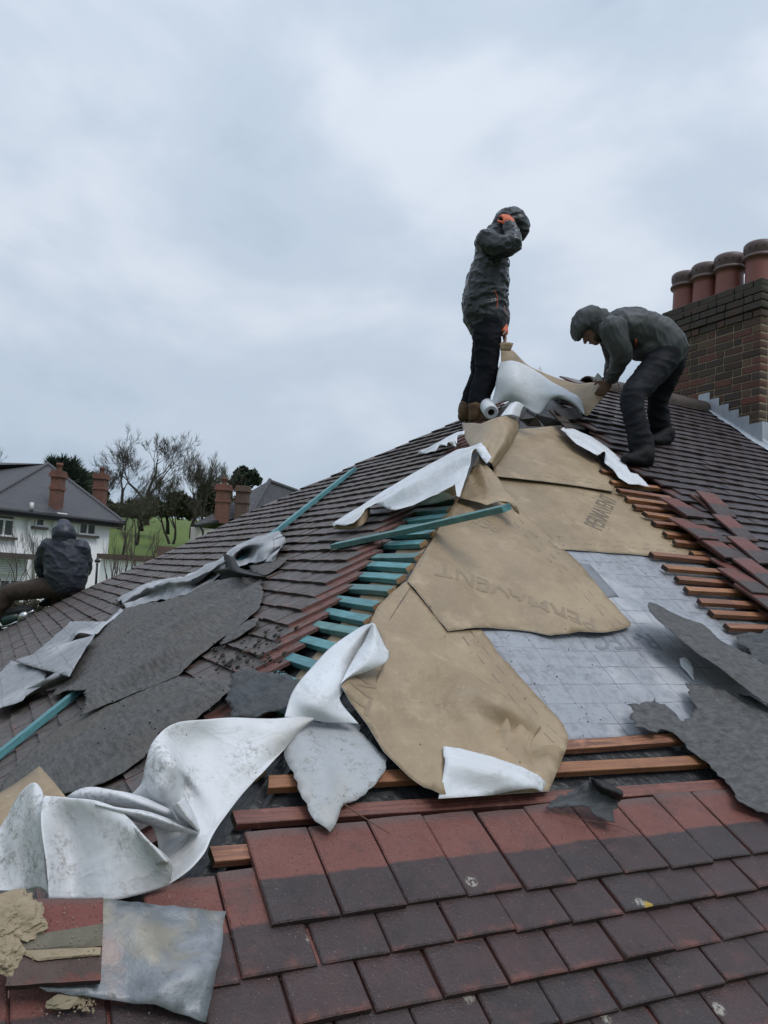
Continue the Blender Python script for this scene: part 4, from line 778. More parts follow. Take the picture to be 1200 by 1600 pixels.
sheet('roofing_felt', [(1070, 1068), (1085, 1071), (1125, 1080), (1150, 1091), (1153, 1086), (1182, 1095), (1196, 1102), (1222, 1122), (1222, 1292, .035), (1200, 1271, .035), (1153, 1254, .032), (1141, 1228, .01), (1101, 1191), (1063, 1158), (1050, 1146), (1012, 1146), (1000, 1140), (988, 1143), (992, 1130), (981, 1124), (986, 1112), (978, 1104), (992, 1103), (1004, 1100), (1020, 1096), (1021, 1092), (1024, 1098), (1037, 1102), (1055, 1117), (1062, 1127), (1075, 1125), (1088, 1110), (1078, 1092)], 'M', -0.004, step=0.016, jag=0.0045, mats=('felt_grey', 'felt_black'), wob=(0.010, 5), crink=0.006, seed=77, deckclear=-0.02, label='wide ragged grey felt piece over the batten ends, above the red tiles at right', cat='roofing felt', group=GF)
torn = sheet('roofing_felt', [(853, 1263, .005), (860, 1253, .01), (893, 1237, .025), (917, 1230, .04), (920, 1215, .07), (940, 1227, .06), (973, 1240, .04), (970, 1253, .02), (957, 1267, .03), (959, 1287, .032), (933, 1277, .032), (913, 1261, .028), (880, 1263, .015)], 'M', 0.01, step=0.014, jag=0.003, mats=('felt_slate', 'felt_black'), crink=0.012, ridges=[([(920, 1220, .07), (935, 1245, .03), (950, 1275, .02)], 0.03)], seed=79, deckclear=-0.02, label='small torn felt star lying across the lowest long batten', cat='roofing felt', group=GF)
loft('curled_edge', [[(922, 1216, 'M', .08), (926, 1228, 'M', .05), (932, 1240, 'M', .03)], [(942, 1222, 'M', .09), (944, 1232, 'M', .10), (945, 1246, 'M', .04)], [(972, 1236, 'M', .05), (973, 1243, 'M', .07), (968, 1252, 'M', .03)]], ('felt_black', 'felt_slate'), torn, su=4, sv=5, seed=81, label='black rolled edge')
sheet('roofing_felt', [(1152, 990), (1170, 988), (1190, 990), (1202, 980), (1218, 985), (1218, 1052), (1200, 1042), (1187, 1031), (1172, 1026), (1171, 1012), (1152, 1005)], 'M', -0.005, step=0.02, jag=0.004, mats=('felt_slate', 'felt_black'), wob=(0.008, 6), seed=83, deckclear=-0.02, label='ragged dark felt scrap above the pointed strip at the right edge', cat='roofing felt', group=GF)
sheet('membrane_scrap', [(1060, 1032, -.03), (1068, 1029, -.02), (1081, 1034, -.02), (1085, 1064, -.045), (1073, 1051, -.04), (1063, 1042, -.04)], 'M', -0.03, step=0.012, mats=('white', 'white'), crink=0.01, seed=85, deckclear=-0.05, label='small white torn scrap lying on the grid underlay', cat='membrane scrap')

# --- pale grid-backed sheet rolled along the hip end
GL = ('grid_left', 'grid_left')
gridl = loft('reinforced_membrane', [[(200, 953, 'H', .05), (245, 938, 'H', .05), (287, 929, 'H', .06), (326, 910, 'H', .06), (352, 896, 'H', .06), (384, 880, 'H', .05), (412, 874, 'H', .05), (443, 851, 'H', .04)],
    [(190, 945, 'H', .075), (238, 926, 'H', .05), (290, 916, 'H', .085), (326, 899, 'H', .06), (352, 884, 'H', .10), (382, 864, 'H', .055), (412, 856, 'H', .10), (446, 845, 'H', .08)],
    [(188, 940, 'H', .09), (232, 916, 'H', .11), (298, 904, 'H', .12), (328, 888, 'H', .12), (350, 875, 'H', .12), (377, 855, 'H', .12), (410, 844, 'H', .12), (440, 834, 'H', .11)],
    [(182, 938, 'H', .03), (226, 912, 'H', .03), (292, 899, 'H', .03), (322, 884, 'H', .03), (345, 871, 'H', .03), (372, 851, 'H', .03), (404, 839, 'H', .03), (434, 829, 'H', .03)]], GL, su=10, sv=8, wob=(0.022, 9), seed=91, clear=0.01, label='pale grid-backed membrane rolled in a long strip along the hip end', cat='membrane')
loft('rolled_flap', [[(440, 850, 'H', .03), (446, 846, 'H', .05), (444, 838, 'H', .08)], [(424, 864, 'H', .05), (434, 862, 'H', .07), (440, 853, 'H', .06)], [(408, 877, 'H', .03), (420, 878, 'H', .04), (429, 877, 'H', .03)]], GL, gridl, su=4, sv=5, seed=93, flip=True)
sheet('folded_face', [(22, 1032), (52, 1022), (100, 1006), (149, 991), (140, 1004), (128, 1023), (108, 1057), (87, 1051), (63, 1045), (40, 1038)], 'H', 0.10, step=0.025, mats=GL, parent=gridl, seed=95, wob=(0.005, 5), clear=0.03)
sheet('folded_face', [(48, 1024, .06), (73, 1004, .06), (103, 978, .07), (110, 971, .08), (135, 971, .08), (166, 971, .08), (188, 950, .07), (194, 954, .06), (165, 976, .07), (150, 993, .07), (100, 1008, .06)], 'H', 0.06, step=0.025, mats=GL, parent=gridl, seed=97, wob=(0.006, 5), ridges=[([(118, 985, .10), (130, 992, .12), (150, 986, .10)], 0.08)], clear=0.03)
sheet('folded_face', [(-15, 1062), (0, 1052), (18, 1033), (40, 1038), (67, 1047), (72, 1053), (66, 1072), (40, 1086), (35, 1094), (17, 1101), (-15, 1112)], 'H', 0.07, step=0.025, mats=GL, parent=gridl, seed=99, wob=(0.012, 4), clear=0.02)
loft('rolled_flap', [[(40, 1078, 'H', .06), (37, 1084, 'H', .04), (38, 1091, 'H', .02), (42, 1088, 'H', .02), (43, 1081, 'H', .05)], [(68, 1063, 'H', .10), (66, 1070, 'H', .07), (68, 1079, 'H', .03), (74, 1076, 'H', .03), (75, 1067, 'H', .08)], [(100, 1043, 'H', .11), (102, 1052, 'H', .09), (108, 1060, 'H', .04), (113, 1056, 'H', .05), (110, 1047, 'H', .09)]], GL, gridl, closed=True, su=5, sv=7, seed=101)

# --- sheet held between the two roofers, and the roll at their feet
D0 = 6.35
held = loft('roofing_membrane', [[(782, 544, 'd', 6.30), (800, 547, 'd', 6.38), (826, 571, 'd', 6.42), (860, 587, 'd', 6.42), (900, 600, 'd', 6.42), (926, 598, 'd', 6.35), (952, 607, 'd', 6.22)],
    [(783, 562, 'd', 6.28), (803, 566, 'd', 6.32), (832, 588, 'd', 6.34), (862, 602, 'd', 6.34), (898, 614, 'd', 6.32), (922, 618, 'd', 6.22), (940, 624, 'd', 6.15)],
    [(784, 580, 'd', 6.26), (805, 590, 'd', 6.30), (834, 606, 'd', 6.30), (864, 618, 'd', 6.28), (896, 628, 'd', 6.22), (915, 651, 'd', 6.1), (928, 638, 'd', 6.12)]], ('brown', 'brown'), su=6, sv=6, seed=103, wob=(0.010, 4), label='sheet with tan and white faces held up between the two roofers', cat='membrane', group=GM)
loft('white_underside', [[(782, 566, 'd', 6.26), (804, 564, 'd', 6.25), (831, 577, 'd', 6.28), (862, 595, 'd', 6.28), (889, 611, 'd', 6.22), (905, 621, 'd', 6.15), (913, 648, 'd', 6.05)],
    [(776, 590, 'd', 6.22), (802, 590, 'd', 6.12), (830, 602, 'd', 6.14), (858, 612, 'd', 6.14), (884, 617, 'd', 6.12), (899, 626, 'd', 6.08), (912, 648, 'd', 6.04)],
    [(772, 616, 'd', 6.22), (796, 612, 'd', 6.10), (826, 624, 'd', 6.10), (852, 628, 'd', 6.12), (872, 622, 'd', 6.14), (892, 629, 'd', 6.10), (911, 648, 'd', 6.05)],
    [(764, 640, 'd', 6.24), (787, 626, 'd', 6.16), (812, 633, 'd', 6.12), (842, 647, 'd', 6.10), (860, 626, 'd', 6.18), (884, 626, 'd', 6.18), (909, 647, 'd', 6.07)]], ('white', 'brown'), held, su=6, sv=6, seed=105, flip=True, wob=(0.012, 5), label='white underside of the held sheet')
loft('hand_corner', [[(781, 536, 'd', 6.16), (792, 534, 'd', 6.16), (802, 536, 'd', 6.2)], [(781, 547, 'd', 6.16), (790, 548, 'd', 6.18), (797, 548, 'd', 6.2)]], ('brown', 'brown'), held, su=3, sv=3, seed=107)
loft('hand_corner', [[(934, 582, 'd', 6.2), (938, 586, 'd', 6.2), (942, 592, 'd', 6.2)], [(928, 592, 'd', 6.25), (934, 596, 'd', 6.22), (940, 600, 'd', 6.2)]], ('brown', 'white'), held, su=3, sv=3, seed=109)
loft('loose_tip', [[(832, 576, 'd', 6.48), (840, 577, 'd', 6.48), (845, 571, 'd', 6.5)], [(836, 582, 'd', 6.44), (843, 584, 'd', 6.44), (849, 585, 'd', 6.44)]], ('white', 'white'), held, su=3, sv=3, seed=111)
m = MB(); A = dep(767.5, 644.5, 6.12); B = dep(752, 622, 6.55); ax = nrm(B-A); L = np.linalg.norm(B-A)
m.lathe(A, [(0.026, 0.10), (0.026, 0.0), (0.030, -0.004), (0.038, 0.002), (0.045, -0.003), (0.055, 0.0), (0.058, 0.008), (0.0575, L*0.5), (0.058, L), (0.03, L), (0.02, L-0.1)], 28, axis=ax)
rl = m.build('membrane_roll', ['white'], None, True, label if False else None); props(rl, 'white membrane roll with hollow core beside the brown boots at the peak', 'membrane roll')
m = MB(); m.lathe(A, [(0.0255, 0.12), (0.0255, -0.001), (0.022, -0.001), (0.021, 0.12), (0.001, 0.12)], 20, axis=ax); m.build('core_tube', [plain('card_core', (0.05, 0.045, 0.04), 0.8)], rl, True)

# --- printed lettering on the sheets
def lettering(text, fr, px, py, size, dirpx, mat, parent, h, up=1, squash=1.0, mirror=False):
    cu = bpy.data.curves.new('lettering', 'FONT'); cu.body = text; cu.size = 1.0; cu.align_x = 'CENTER'; cu.align_y = 'CENTER'; cu.resolution_u = 3; cu.offset = 0.008
    ob = bpy.data.objects.new('tmp', cu); COL.objects.link(ob); me = evaluated(ob); bpy.data.objects.remove(ob)
    bm = bmesh.new(); bm.from_mesh(me); bmesh.ops.triangulate(bm, faces=bm.faces[:])
    for _ in range(4):
        lo_ = [e for e in bm.edges if e.calc_length() > 0.12]
        if lo_: bmesh.ops.subdivide_edges(bm, edges=lo_, cuts=1); bmesh.ops.triangulate(bm, faces=bm.faces[:])
    V = np.array([v.co[:] for v in bm.verts]); Fc = [[v.index for v in f.verts] for f in bm.faces]; bm.free()
    c = np.array(to_ab(fr, on(fr, px, py, h))[:2]); d = np.array(to_ab(fr, on(fr, *dirpx, h))[:2])-c; d = nrm(d); n = np.array([-d[1], d[0]])*up
    T = []
    src = parent.data; import mathutils; from mathutils.bvhtree import BVHTree
    bv = BVHTree.FromPolygons([tuple(np.array(v.co)+ORG[parent]) for v in src.vertices], [tuple(p.vertices) for p in src.polygons]); N = Vector(AX[fr][2])
    ok = []
    for v in V:
        q = c+d*v[0]*size*squash+n*v[1]*size; p = Vector(from_ab(fr, q[0], q[1], 0.25)); hit = bv.ray_cast(p, -N, 0.6)
        ok.append(hit[0] is not None); T.append(np.array(hit[0]+N*0.0013) if hit[0] is not None else from_ab(fr, q[0], q[1], h))
    Fc = [f for f in Fc if all(ok[i] for i in f) and max(np.linalg.norm(T[f[0]]-T[f[1]]), np.linalg.norm(T[f[1]]-T[f[2]])) < size*1.5]
    o = mobj('printed_lettering', T, Fc, [mat], parent); return o
lettering('PERMAVENT', 'M', 941, 800, 0.155, (970, 745), 'print', sheetB, -0.05, squash=0.72)
lettering('PERMAVENT', 'M', 805, 935, 0.165, (705, 899), 'print_faint', sheetC, -0.04, squash=0.8)
lettering('PERM', 'M', 748, 815, 0.13, (700, 790), 'print_faint', sheetC, -0.04, squash=0.8)
lettering('PER', 'M', 962, 742, 0.10, (975, 700), 'print_faint', sheetA, -0.045, squash=0.8)
lettering('NT', 'M', 556, 1095, 0.12, (548, 1120), 'print_faint', sheetD, 0.03, squash=0.8)
lettering('R-TEC', 'M', 974, 1001, 0.15, (900, 1001), 'print_grey', grid, -0.055, squash=0.95)
# ================================================================== loose things on the roof
def plank(name, A, B, n, mats, label, cat, seed, hw=0.022, hh=0.0125, bow=0.006, group=None):
    o = batten(A, B, n, hw, hh, mats, name, None, seed, bow=bow); return props(o, label, cat, group)
GT = 'loose teal timber battens'
plank('timber_batten', on('H', -14, 1187, .045), on('H', 552, 735, .034), NH, ('teal', 'teal_end'), 'long teal timber batten running up the hip end tiles under the felt', 'timber batten', 301, 0.026, 0.015, 0.012, GT)
L_ = on('H', 523, 853, .035); Hp = on('H', 692, 816, .012); plank('timber_batten', L_, L_+(Hp-L_)*1.47, nrm(NH+NM), ('teal_pale', 'teal'), 'short teal timber batten lying crossways over the fixed batten ends at the hip', 'timber batten', 302, 0.024, 0.014, 0.004, GT)

def slab(name, C, A, B, N, mat, label, cat, group=None, parent=None, seed=0, rnd=0.5, flipuv=False):
    T, Fc, uv, mi = T_HI; C, A, B, N = map(np.asarray, (C, A, B, N))
    V = C+np.outer(T[:, 0], A)+np.outer(T[:, 1]-TL/2, B)+np.outer(T[:, 2]-0.004*((T[:, 1]/TL-0.5)**2*4), N)
    o = mobj(name, V, Fc, [mat, 'tile_side', 'tile_tail'], parent, False, uv, mi, {'rnd': np.full(len(T), rnd)}); sharp(o, 35); return props(o, label, cat, group)
GS = 'loose roof tiles piled at the cut edge'
def loose(px, py, h, rot, tilt, rnd, label):
    c = on('M', px, py, h); A, B, N = AX['M']; r = math.radians(rot); a = A*math.cos(r)+B*math.sin(r); b = B*math.cos(r)-A*math.sin(r); t_ = math.radians(tilt); b2 = b*math.cos(t_)+N*math.sin(t_); n2 = N*math.cos(t_)-b*math.sin(t_)
    return slab('roof_tile', c, a, b2, n2, 'tile_loose', label, 'roof tile', GS, rnd=rnd)
for q in [(1078, 803, .028, 3, -5, .3, 'loose roof tile under the uppermost left tile of the pile'), (1067, 791, .050, 0, -5, .7, 'uppermost left loose roof tile, red head above the short batten ends'),
          (1100, 826, .022, -3, -6, .2, 'dark loose roof tile beneath the middle of the pile'), (1084, 824, .045, 2, -6, .9, 'loose roof tile with a red patch, second down the left of the pile'), (1104, 829, .036, 6, -5, .4, 'loose roof tile half under its redder left neighbour'),
          (1131, 862, .022, 2, -4, .5, 'bottom tile of the thick two-high stack, left of the pile'), (1125, 853, .048, -2, -5, .8, 'top tile of the thick two-high stack with a bright red head'),
          (1113, 789, .030, 5, 3, .2, 'dark loose roof tile behind the upright red edged one'), (1120, 786, .060, -6, 6, .75, 'tilted loose roof tile at the top right of the pile, red edge showing'),
          (1150, 823, .045, 3, 4, .6, 'loose roof tile in the middle right of the pile leaning on the fixed tiles'), (1158, 856, .030, -4, -2, .3, 'dark loose roof tile between the two big red ones'),
          (1176, 858, .055, 2, 2, .85, 'large red loose roof tile at the right edge of the pile'), (1154, 889, .022, 5, -6, .55, 'loose roof tile poking out under the two-high stack'),
          (1166, 906, .042, -3, -7, .65, 'loose roof tile lowest but one, hanging over the bare battens'), (1188, 893, .060, 4, 0, .35, 'dark loose roof tile at the right edge above the lowest one'),
          (1194, 932, .040, 0, -5, .7, 'lowest loose roof tile of the pile by the picture edge')]: loose(*q)

# --- lead, mortar and the tile lying on it
sheet('lead_sheet', [(162, 1404, 0.052), (228, 1413, 0.042), (353, 1424, 0.034), (346, 1483, 0.034), (334, 1540, 0.032), (322, 1598, 0.034), (270, 1583, 0.032), (210, 1571, 0.030), (129, 1555, 0.034), (75, 1549, 0.042), (58, 1540, 0.050), (36, 1541, 0.052), (34, 1500, 0.042), (40, 1440, 0.042)], 'M', 0.03, step=0.018, mats=('lead', 'lead'), wob=(0.006, 9), jag=0.0012, ridges=[([(215, 1430, 0.057), (232, 1480, 0.052), (262, 1520, 0.047)], 0.06), ([(250, 1545, 0.057), (300, 1520, 0.062), (325, 1500, 0.052)], 0.05)], seed=121, clear=0.034, t=0.003, label='stained old lead sheet lying over the hip corner', cat='lead sheet')
def quad_slab(name, pts, h, thk, mat, label, cat, nz_amp=0.002, parent=None, n=10, vb=(0, 0.265)):
    c = [on('M', *p, h) for p in pts]; N = NM; V, uv = [], []
    for k in (0, 1):
        for j in range(n+1):
            for i in range(n+1):
                s_, t_ = i/n, j/n; p = (c[0]*(1-s_)+c[1]*s_)*(1-t_)+(c[3]*(1-s_)+c[2]*s_)*t_; e_ = 0.003 if (i in (0, n) or j in (0, n)) and k == 0 else 0
                V.append(p-N*(thk*k+e_)+N*nz_amp*nz(p, 14)+(c[1]-c[0])*0.012*nz(p, 20, 3)*(i in (0, n))+(c[3]-c[0])*0.012*nz(p, 20, 5)*(j in (0, n))); uv.append((s_*0.165, vb[1]-(vb[1]-vb[0])*t_))
    q = (n+1)**2; ix = lambda i, j, k: k*q+j*(n+1)+i; Fc = []; mi = []
    for j in range(n):
        for i in range(n): Fc.append((ix(i, j+1, 0), ix(i+1, j+1, 0), ix(i+1, j, 0), ix(i, j, 0))); mi.append(0); Fc.append((ix(i, j, 1), ix(i+1, j, 1), ix(i+1, j+1, 1), ix(i, j+1, 1))); mi.append(1)
    for i in range(n):
        for (a, b) in (((i, 0), (i+1, 0)), ((i+1, n), (i, n)), ((0, i+1), (0, i)), ((n, i), (n, i+1))): Fc.append((ix(*a, 0), ix(*b, 0), ix(*b, 1), ix(*a, 1))); mi.append(1)
    o = mobj(name, V, Fc, [mat, 'tile_tail'], parent, False, uv, mi, {'rnd': np.full(len(V), 0.9)}); sharp(o, 35); return props(o, label, cat)
MAT['tile_mortared'] = mat_tiles('clay_tile_mortared', (0.07, 0.052, 0.046), (0.085, 0.055, 0.048), (0.155, 0.052, 0.043), 0.0, expo=0.09, rough=0.65)
lt = quad_slab('hip_tile', [(40, 1404), (162, 1400), (158, 1530), (9, 1539)], 0.062, 0.016, 'tile_mortared', 'mortar-smeared red tile lying on the lead sheet in the corner', 'roof tile')
def lump(name, C, r, N, mat, label=None, cat=None, parent=None, seed=0, rough=0.32, sub=5):
    bm = bmesh.new(); bmesh.ops.create_icosphere(bm, subdivisions=sub, radius=1.0); V = np.array([v.co[:] for v in bm.verts]); Fc = [[v.index for v in f.verts] for f in bm.faces]; bm.free()
    A = nrm(np.cross(N, (0.2, 0.9, 0.4))); A = nrm(np.array([1, 0, 0])-N*N[0]); B = np.cross(N, A); O = []
    for v in V:
        k = 1+rough*nz(v, 1.6, seed)+rough*0.6*nz(v, 4.5, seed+3)+0.08*nz(v, 12, seed+5)+0.05*nz(v, 28, seed+8); z = max(v[2]*k, -0.35); O.append(C+A*v[0]*k*r[0]+B*v[1]*k*r[1]+N*z*r[2])
    o = mobj(name, O, Fc, [mat], parent, False); sharp(o, 32); return props(o, label, cat)
MAT['mortar_green'] = plain('mossy_mortar_smear', (0.125, 0.112, 0.085), 0.95, 0.35, 22, 0.8, 60, bdist=0.008)
mv = quad_slab('mortar_smear', [(24, 1463), (160, 1442), (160, 1476), (17, 1488)], 0.066, 0.006, 'mortar_green', None, None, 0.004, lt)
mv = quad_slab('mortar_smear', [(24, 1484), (158, 1478), (157, 1490), (60, 1500)], 0.069, 0.006, 'mortar', None, None, 0.004, lt)
MAT['mortar_green']
lump('mortar_lump', on('M', 12, 1436, 0.070), (0.062, 0.052, 0.026), NM, 'mortar', 'big pale lump of old mortar at the left edge beside the smeared tile', 'mortar lump', seed=1)
lump('mortar_lump', on('M', 5, 1486, 0.066), (0.030, 0.040, 0.018), NM, 'mortar', 'smaller cracked mortar lump below the big one at the left edge', 'mortar lump', seed=9)
lump('tile_shard', on('M', 102, 1564, 0.024), (0.030, 0.014, 0.009), NM, 'mortar_grey', 'flat grey shard on the tile just below the lead sheet', 'shard', seed=14, rough=0.35, sub=3)
m = MB(); rg = np.random.default_rng(77)
def crumb(px, py, h, r):
    q = ico_v*(1+rg.normal(0, .25, (len(ico_v), 1)))*r; m.add(on('M', px, py, h)+q, ico_f)
for k in range(70): crumb(rg.normal(132, 9), rg.normal(1568, 9), 0.022, rg.uniform(.001, .0035))
for k in range(60): crumb(rg.uniform(20, 330), rg.uniform(1400, 1590), 0.03, rg.uniform(.0007, .002))
for k in range(170): crumb(rg.uniform(380, 1190), rg.uniform(1290, 1590), 0.010, rg.uniform(.0006, .0017))
for k in range(60): crumb(rg.uniform(50, 160), rg.uniform(1408, 1500), 0.068, rg.uniform(.0006, .0018))
props(m.build('mortar_crumbs', ['mortar']), 'scattered mortar crumbs and grit over the lower tiles', 'crumbs', kind='stuff')
m = MB(); rg = np.random.default_rng(78)
for k in range(120):
    fr = 'M'; q = ico_v*(1+rg.normal(0, .25, (len(ico_v), 1)))*rg.uniform(.001, .003)
    m.add(on(fr, rg.uniform(640, 1060), rg.uniform(760, 1180), -0.036)+q, ico_f)
for k in range(90): q = ico_v*(1+rg.normal(0, .25, (len(ico_v), 1)))*rg.uniform(.0015, .004); m.add(on('H', rg.uniform(120, 380), rg.uniform(950, 1180), 0.075)+q, ico_f)
props(m.build('roof_debris', ['moss']), 'dark specks of dirt and moss scattered over sheets and felt', 'debris', kind='stuff')
def twig(pts, r, label, fr='M'):
    P = catmull([on(fr, *p) for p in pts], False, 4); m = MB(); m.tube(list(P), [r*(1-0.5*i/len(P)) for i in range(len(P))], 6); return props(m.build('twig', [plain('twig_bark', (0.10, 0.055, 0.03), 0.8)], None, True), label, 'twig')
twig([(537, 1256, .02), (560, 1272, .03), (585, 1288, .03), (608, 1302, .02)], 0.0022, 'thin brown twig below the torn white membrane point')
twig([(862, 1262, .02), (900, 1278, .025), (960, 1290, .022), (1010, 1310, .02)], 0.0014, 'fine dark twig trailing from the small torn felt star')
m = MB(); rg = np.random.default_rng(79)
for k in range(26):                                     # splintered fibres left where nails pulled through
    p = on('M', rg.uniform(960, 1150), 0, 0) if False else None
    i = rg.integers(0, 17); px, py = [(954, 752), (966, 765), (978, 778), (991, 790), (1007, 802), (1021, 816), (1038, 833), (1053, 845), (1080, 864), (1018, 866), (1038, 885), (1057, 904), (1072, 920), (1092, 939), (1111, 957), (1135, 979), (1100, 900)][i]
    A = on('M', px+rg.uniform(0, 40), py+rg.uniform(4, 14), -0.05); d = np.array([-1, 0, 0.0])*rg.uniform(.02, .06)+NM*rg.uniform(0, .02)+AX['M'][1]*rg.normal()*0.012
    m.add([A, A+AX['M'][1]*0.006, A+d], [(0, 1, 2)], None)
props(m.build('splinters', ['teal_end']), 'pale torn splinters and paper at the short batten ends', 'splinters', kind='stuff')
# broken slates and boards in the open gap at the peak
def shard(pts, h, t, mat, label, cat='broken slate'):
    V0 = [on('M', *p) for p in pts]; n = len(V0); V = V0+[v-NM*t for v in V0]
    Fc = [list(range(n)), list(range(2*n-1, n-1, -1))]+[(i, n+i, n+(i+1) % n, (i+1) % n) for i in range(n)]
    o = mobj('broken_slate', V, Fc, [mat], None, False); return props(o, label, cat, 'broken pieces in the open gap at the peak')
MAT['slate'] = plain('weathered_slate', (0.034, 0.031, 0.031), 0.65, 0.5, 16, 0.6, 50)
shard([(812, 653, .05), (822, 640, .09), (838, 650, .10), (846, 664, .03), (826, 664, .02)], 0, .012, 'slate', 'upright brown-grey slate at the left of the open gap')
shard([(838, 648, .06), (868, 655, .05), (882, 662, .01), (852, 664, .0)], 0, .012, 'felt_black', 'black felt edge in the middle of the open gap', 'roofing felt')
shard([(866, 640, .06), (900, 636, .05), (912, 652, .02), (884, 656, .02)], 0, .012, 'slate', 'pale slate lying flat below the held sheet')
shard([(872, 657, .03), (905, 662, .03), (915, 670, .0), (890, 669, .0)], 0, .012, 'slate', 'narrow slate wedge above the white membrane strip')
shard([(858, 640, .03), (872, 640, .05), (898, 668, .02), (884, 668, .02)], 0, .014, 'batten_end', 'dark broken board slanting across the open gap', 'board')
# ================================================================== people
def mat_cloth(name, col, rough, wet=0.5, spec=0.35):
    b = NB(name); o = b.co(); n = b.noise(o, 5, 6, 0.65); f = b.noise(o, 24, 5, 0.7)
    c = b.mix(n, tuple(x*0.62 for x in col), tuple(x*1.4 for x in col)); c = b.mix(b.math('MULTIPLY', b.step(f, 0.58, 0.72), 0.35), c, tuple(min(1, x*1.9) for x in col))
    sp = b.step(b.noise(o, 60, 2), 0.73, 0.78); c = b.mix(b.math('MULTIPLY', sp, 0.4), c, (0.14, 0.14, 0.14))
    w_ = b.step(n, 0.42, 0.62)
    return b.done(c, b.ramp(w_, 0, 1, rough+0.12, max(0.12, rough-0.22*wet)), b.math('ADD', f, b.math('MULTIPLY', b.noise(o, 240, 2), 0.3)), 0.3, 0.006, spec)
MAT['jacket_wet'] = mat_cloth('wet_charcoal_jacket', (0.017, 0.020, 0.024), 0.40, 1.0)
MAT['jacket_grey'] = mat_cloth('grey_work_jacket', (0.043, 0.048, 0.051), 0.6, 0.5)
MAT['jacket_navy'] = mat_cloth('navy_rain_jacket', (0.019, 0.023, 0.034), 0.5, 0.6)
MAT['jeans'] = mat_cloth('dark_blue_trousers', (0.007, 0.008, 0.012), 0.8, 0.1, 0.15)
MAT['black_trousers'] = mat_cloth('black_work_trousers', (0.006, 0.007, 0.0105), 0.7, 0.2, 0.2)
MAT['brown_trousers'] = mat_cloth('brown_work_trousers', (0.036, 0.024, 0.018), 0.8, 0.2)
MAT['boot_tan'] = plain('tan_boot_leather', (0.10, 0.06, 0.033), 0.7, 0.4, 14, spec=0.2)
MAT['boot_dark'] = plain('dark_boot_leather', (0.008, 0.008, 0.009), 0.7, 0.4, 14, spec=0.15)
MAT['skin'] = plain('skin', (0.15, 0.085, 0.062), 0.55, 0.15, 10, 0.15, 90)
MAT['beard'] = plain('dark_beard', (0.03, 0.022, 0.018), 0.9, 0.3, 40)
MAT['orange'] = plain('orange_fabric', (0.50, 0.095, 0.025), 0.55, 0.2, 14)
MAT['glove_dark'] = plain('dark_glove', (0.02, 0.02, 0.022), 0.7, 0.3, 20)
RT, DN, FW = BASIS[:, 0], BASIS[:, 1], BASIS[:, 2]        # picture right, picture down, away from the viewer
def blob(name, tubes, mat, parent, voxel=0.013, smooth=6, wr=(0.0, 10), seed=0, spheres=(), stretch=(1, 1, 1), cuts=None):
    """tapered tubes, welded into one continuous skin"""
    m = MB()
    for T in tubes:
        pts, rad = T[0], T[1]; P = [np.asarray(p, float) for p in pts]; R = [(r, r) if np.isscalar(r) else r for r in rad]
        if len(P) > 2:
            k = 5; PP = catmull(P, False, k); RR = catmull(np.array(R), False, k)
        else: PP, RR = np.array([P[0]+(P[1]-P[0])*t for t in np.linspace(0, 1, 6)]), np.array([np.array(R[0])+(np.array(R[1])-np.array(R[0]))*t for t in np.linspace(0, 1, 6)])
        up = T[2] if len(T) > 2 else RT
        # rounded ends
        d0, d1 = nrm(PP[0]-PP[1]), nrm(PP[-1]-PP[-2]); r0, r1 = min(RR[0]), min(RR[-1])
        PP = np.vstack([[PP[0]+d0*r0*0.75, PP[0]+d0*r0*0.45], PP, [PP[-1]+d1*r1*0.45, PP[-1]+d1*r1*0.75]]); RR = np.vstack([[RR[0]*0.35, RR[0]*0.8], RR, [RR[-1]*0.8, RR[-1]*0.35]])
        m.tube(list(PP), [tuple(r) for r in RR], 16, up=up)
    for (c, r) in spheres:
        bm = bmesh.new(); bmesh.ops.create_uvsphere(bm, u_segments=20, v_segments=14, radius=1.0); V = np.array([v.co[:] for v in bm.verts]); Fc = [[v.index for v in f.verts] for f in bm.faces]; bm.free()
        r = (r, r, r) if np.isscalar(r) else r; m.add(np.asarray(c)+np.outer(V[:, 0]*r[0], RT)+np.outer(-V[:, 2]*r[1], DN)+np.outer(V[:, 1]*r[2], FW), Fc)
    o = m.build('tmp', [mat], None, False); md = o.modifiers.new('weld', 'REMESH'); md.mode = 'VOXEL'; md.voxel_size = voxel; sm = o.modifiers.new('soft', 'SMOOTH'); sm.factor = 0.5; sm.iterations = smooth
    me = evaluated(o); org = ORG[o]; n = len(me.vertices); co = np.empty(n*3); me.vertices.foreach_get('co', co); co = co.reshape(-1, 3)+org; no = np.empty(n*3); me.vertices.foreach_get('normal', no); no = no.reshape(-1, 3)
    Fc = [list(p.vertices) for p in me.polygons]; bpy.data.objects.remove(o)
    if wr[0]:
        for i in range(n):
            p = co[i]; q = Vector((p @ RT*stretch[0], p @ DN*stretch[1], p @ FW*stretch[2])); w1 = noise.noise(q*0.35*wr[1]+Vector((seed, 3, 1)))
            q2 = q*wr[1]+Vector((w1*1.6+seed, w1*1.2, w1)); rr = 1-abs(noise.noise(q2)); r2 = 1-abs(noise.noise(q2*2.1+Vector((5, 1, 2))))
            co[i] = p+no[i]*wr[0]*((rr**3-0.45)*1.0+(r2**3-0.45)*0.45+w1*0.5)
    return mobj(name, co, Fc, [mat], parent, True)
def hit(o, px, py, lift=0.0):
    from mathutils.bvhtree import BVHTree
    bv = BVHTree.FromPolygons([tuple(np.array(v.co)+ORG[o]) for v in o.data.vertices], [tuple(p.vertices) for p in o.data.polygons]); r = nrm(ray(px, py)); h = bv.ray_cast(Vector(CAM), Vector(r))
    return np.array(h[0])-r*lift if h[0] is not None else None
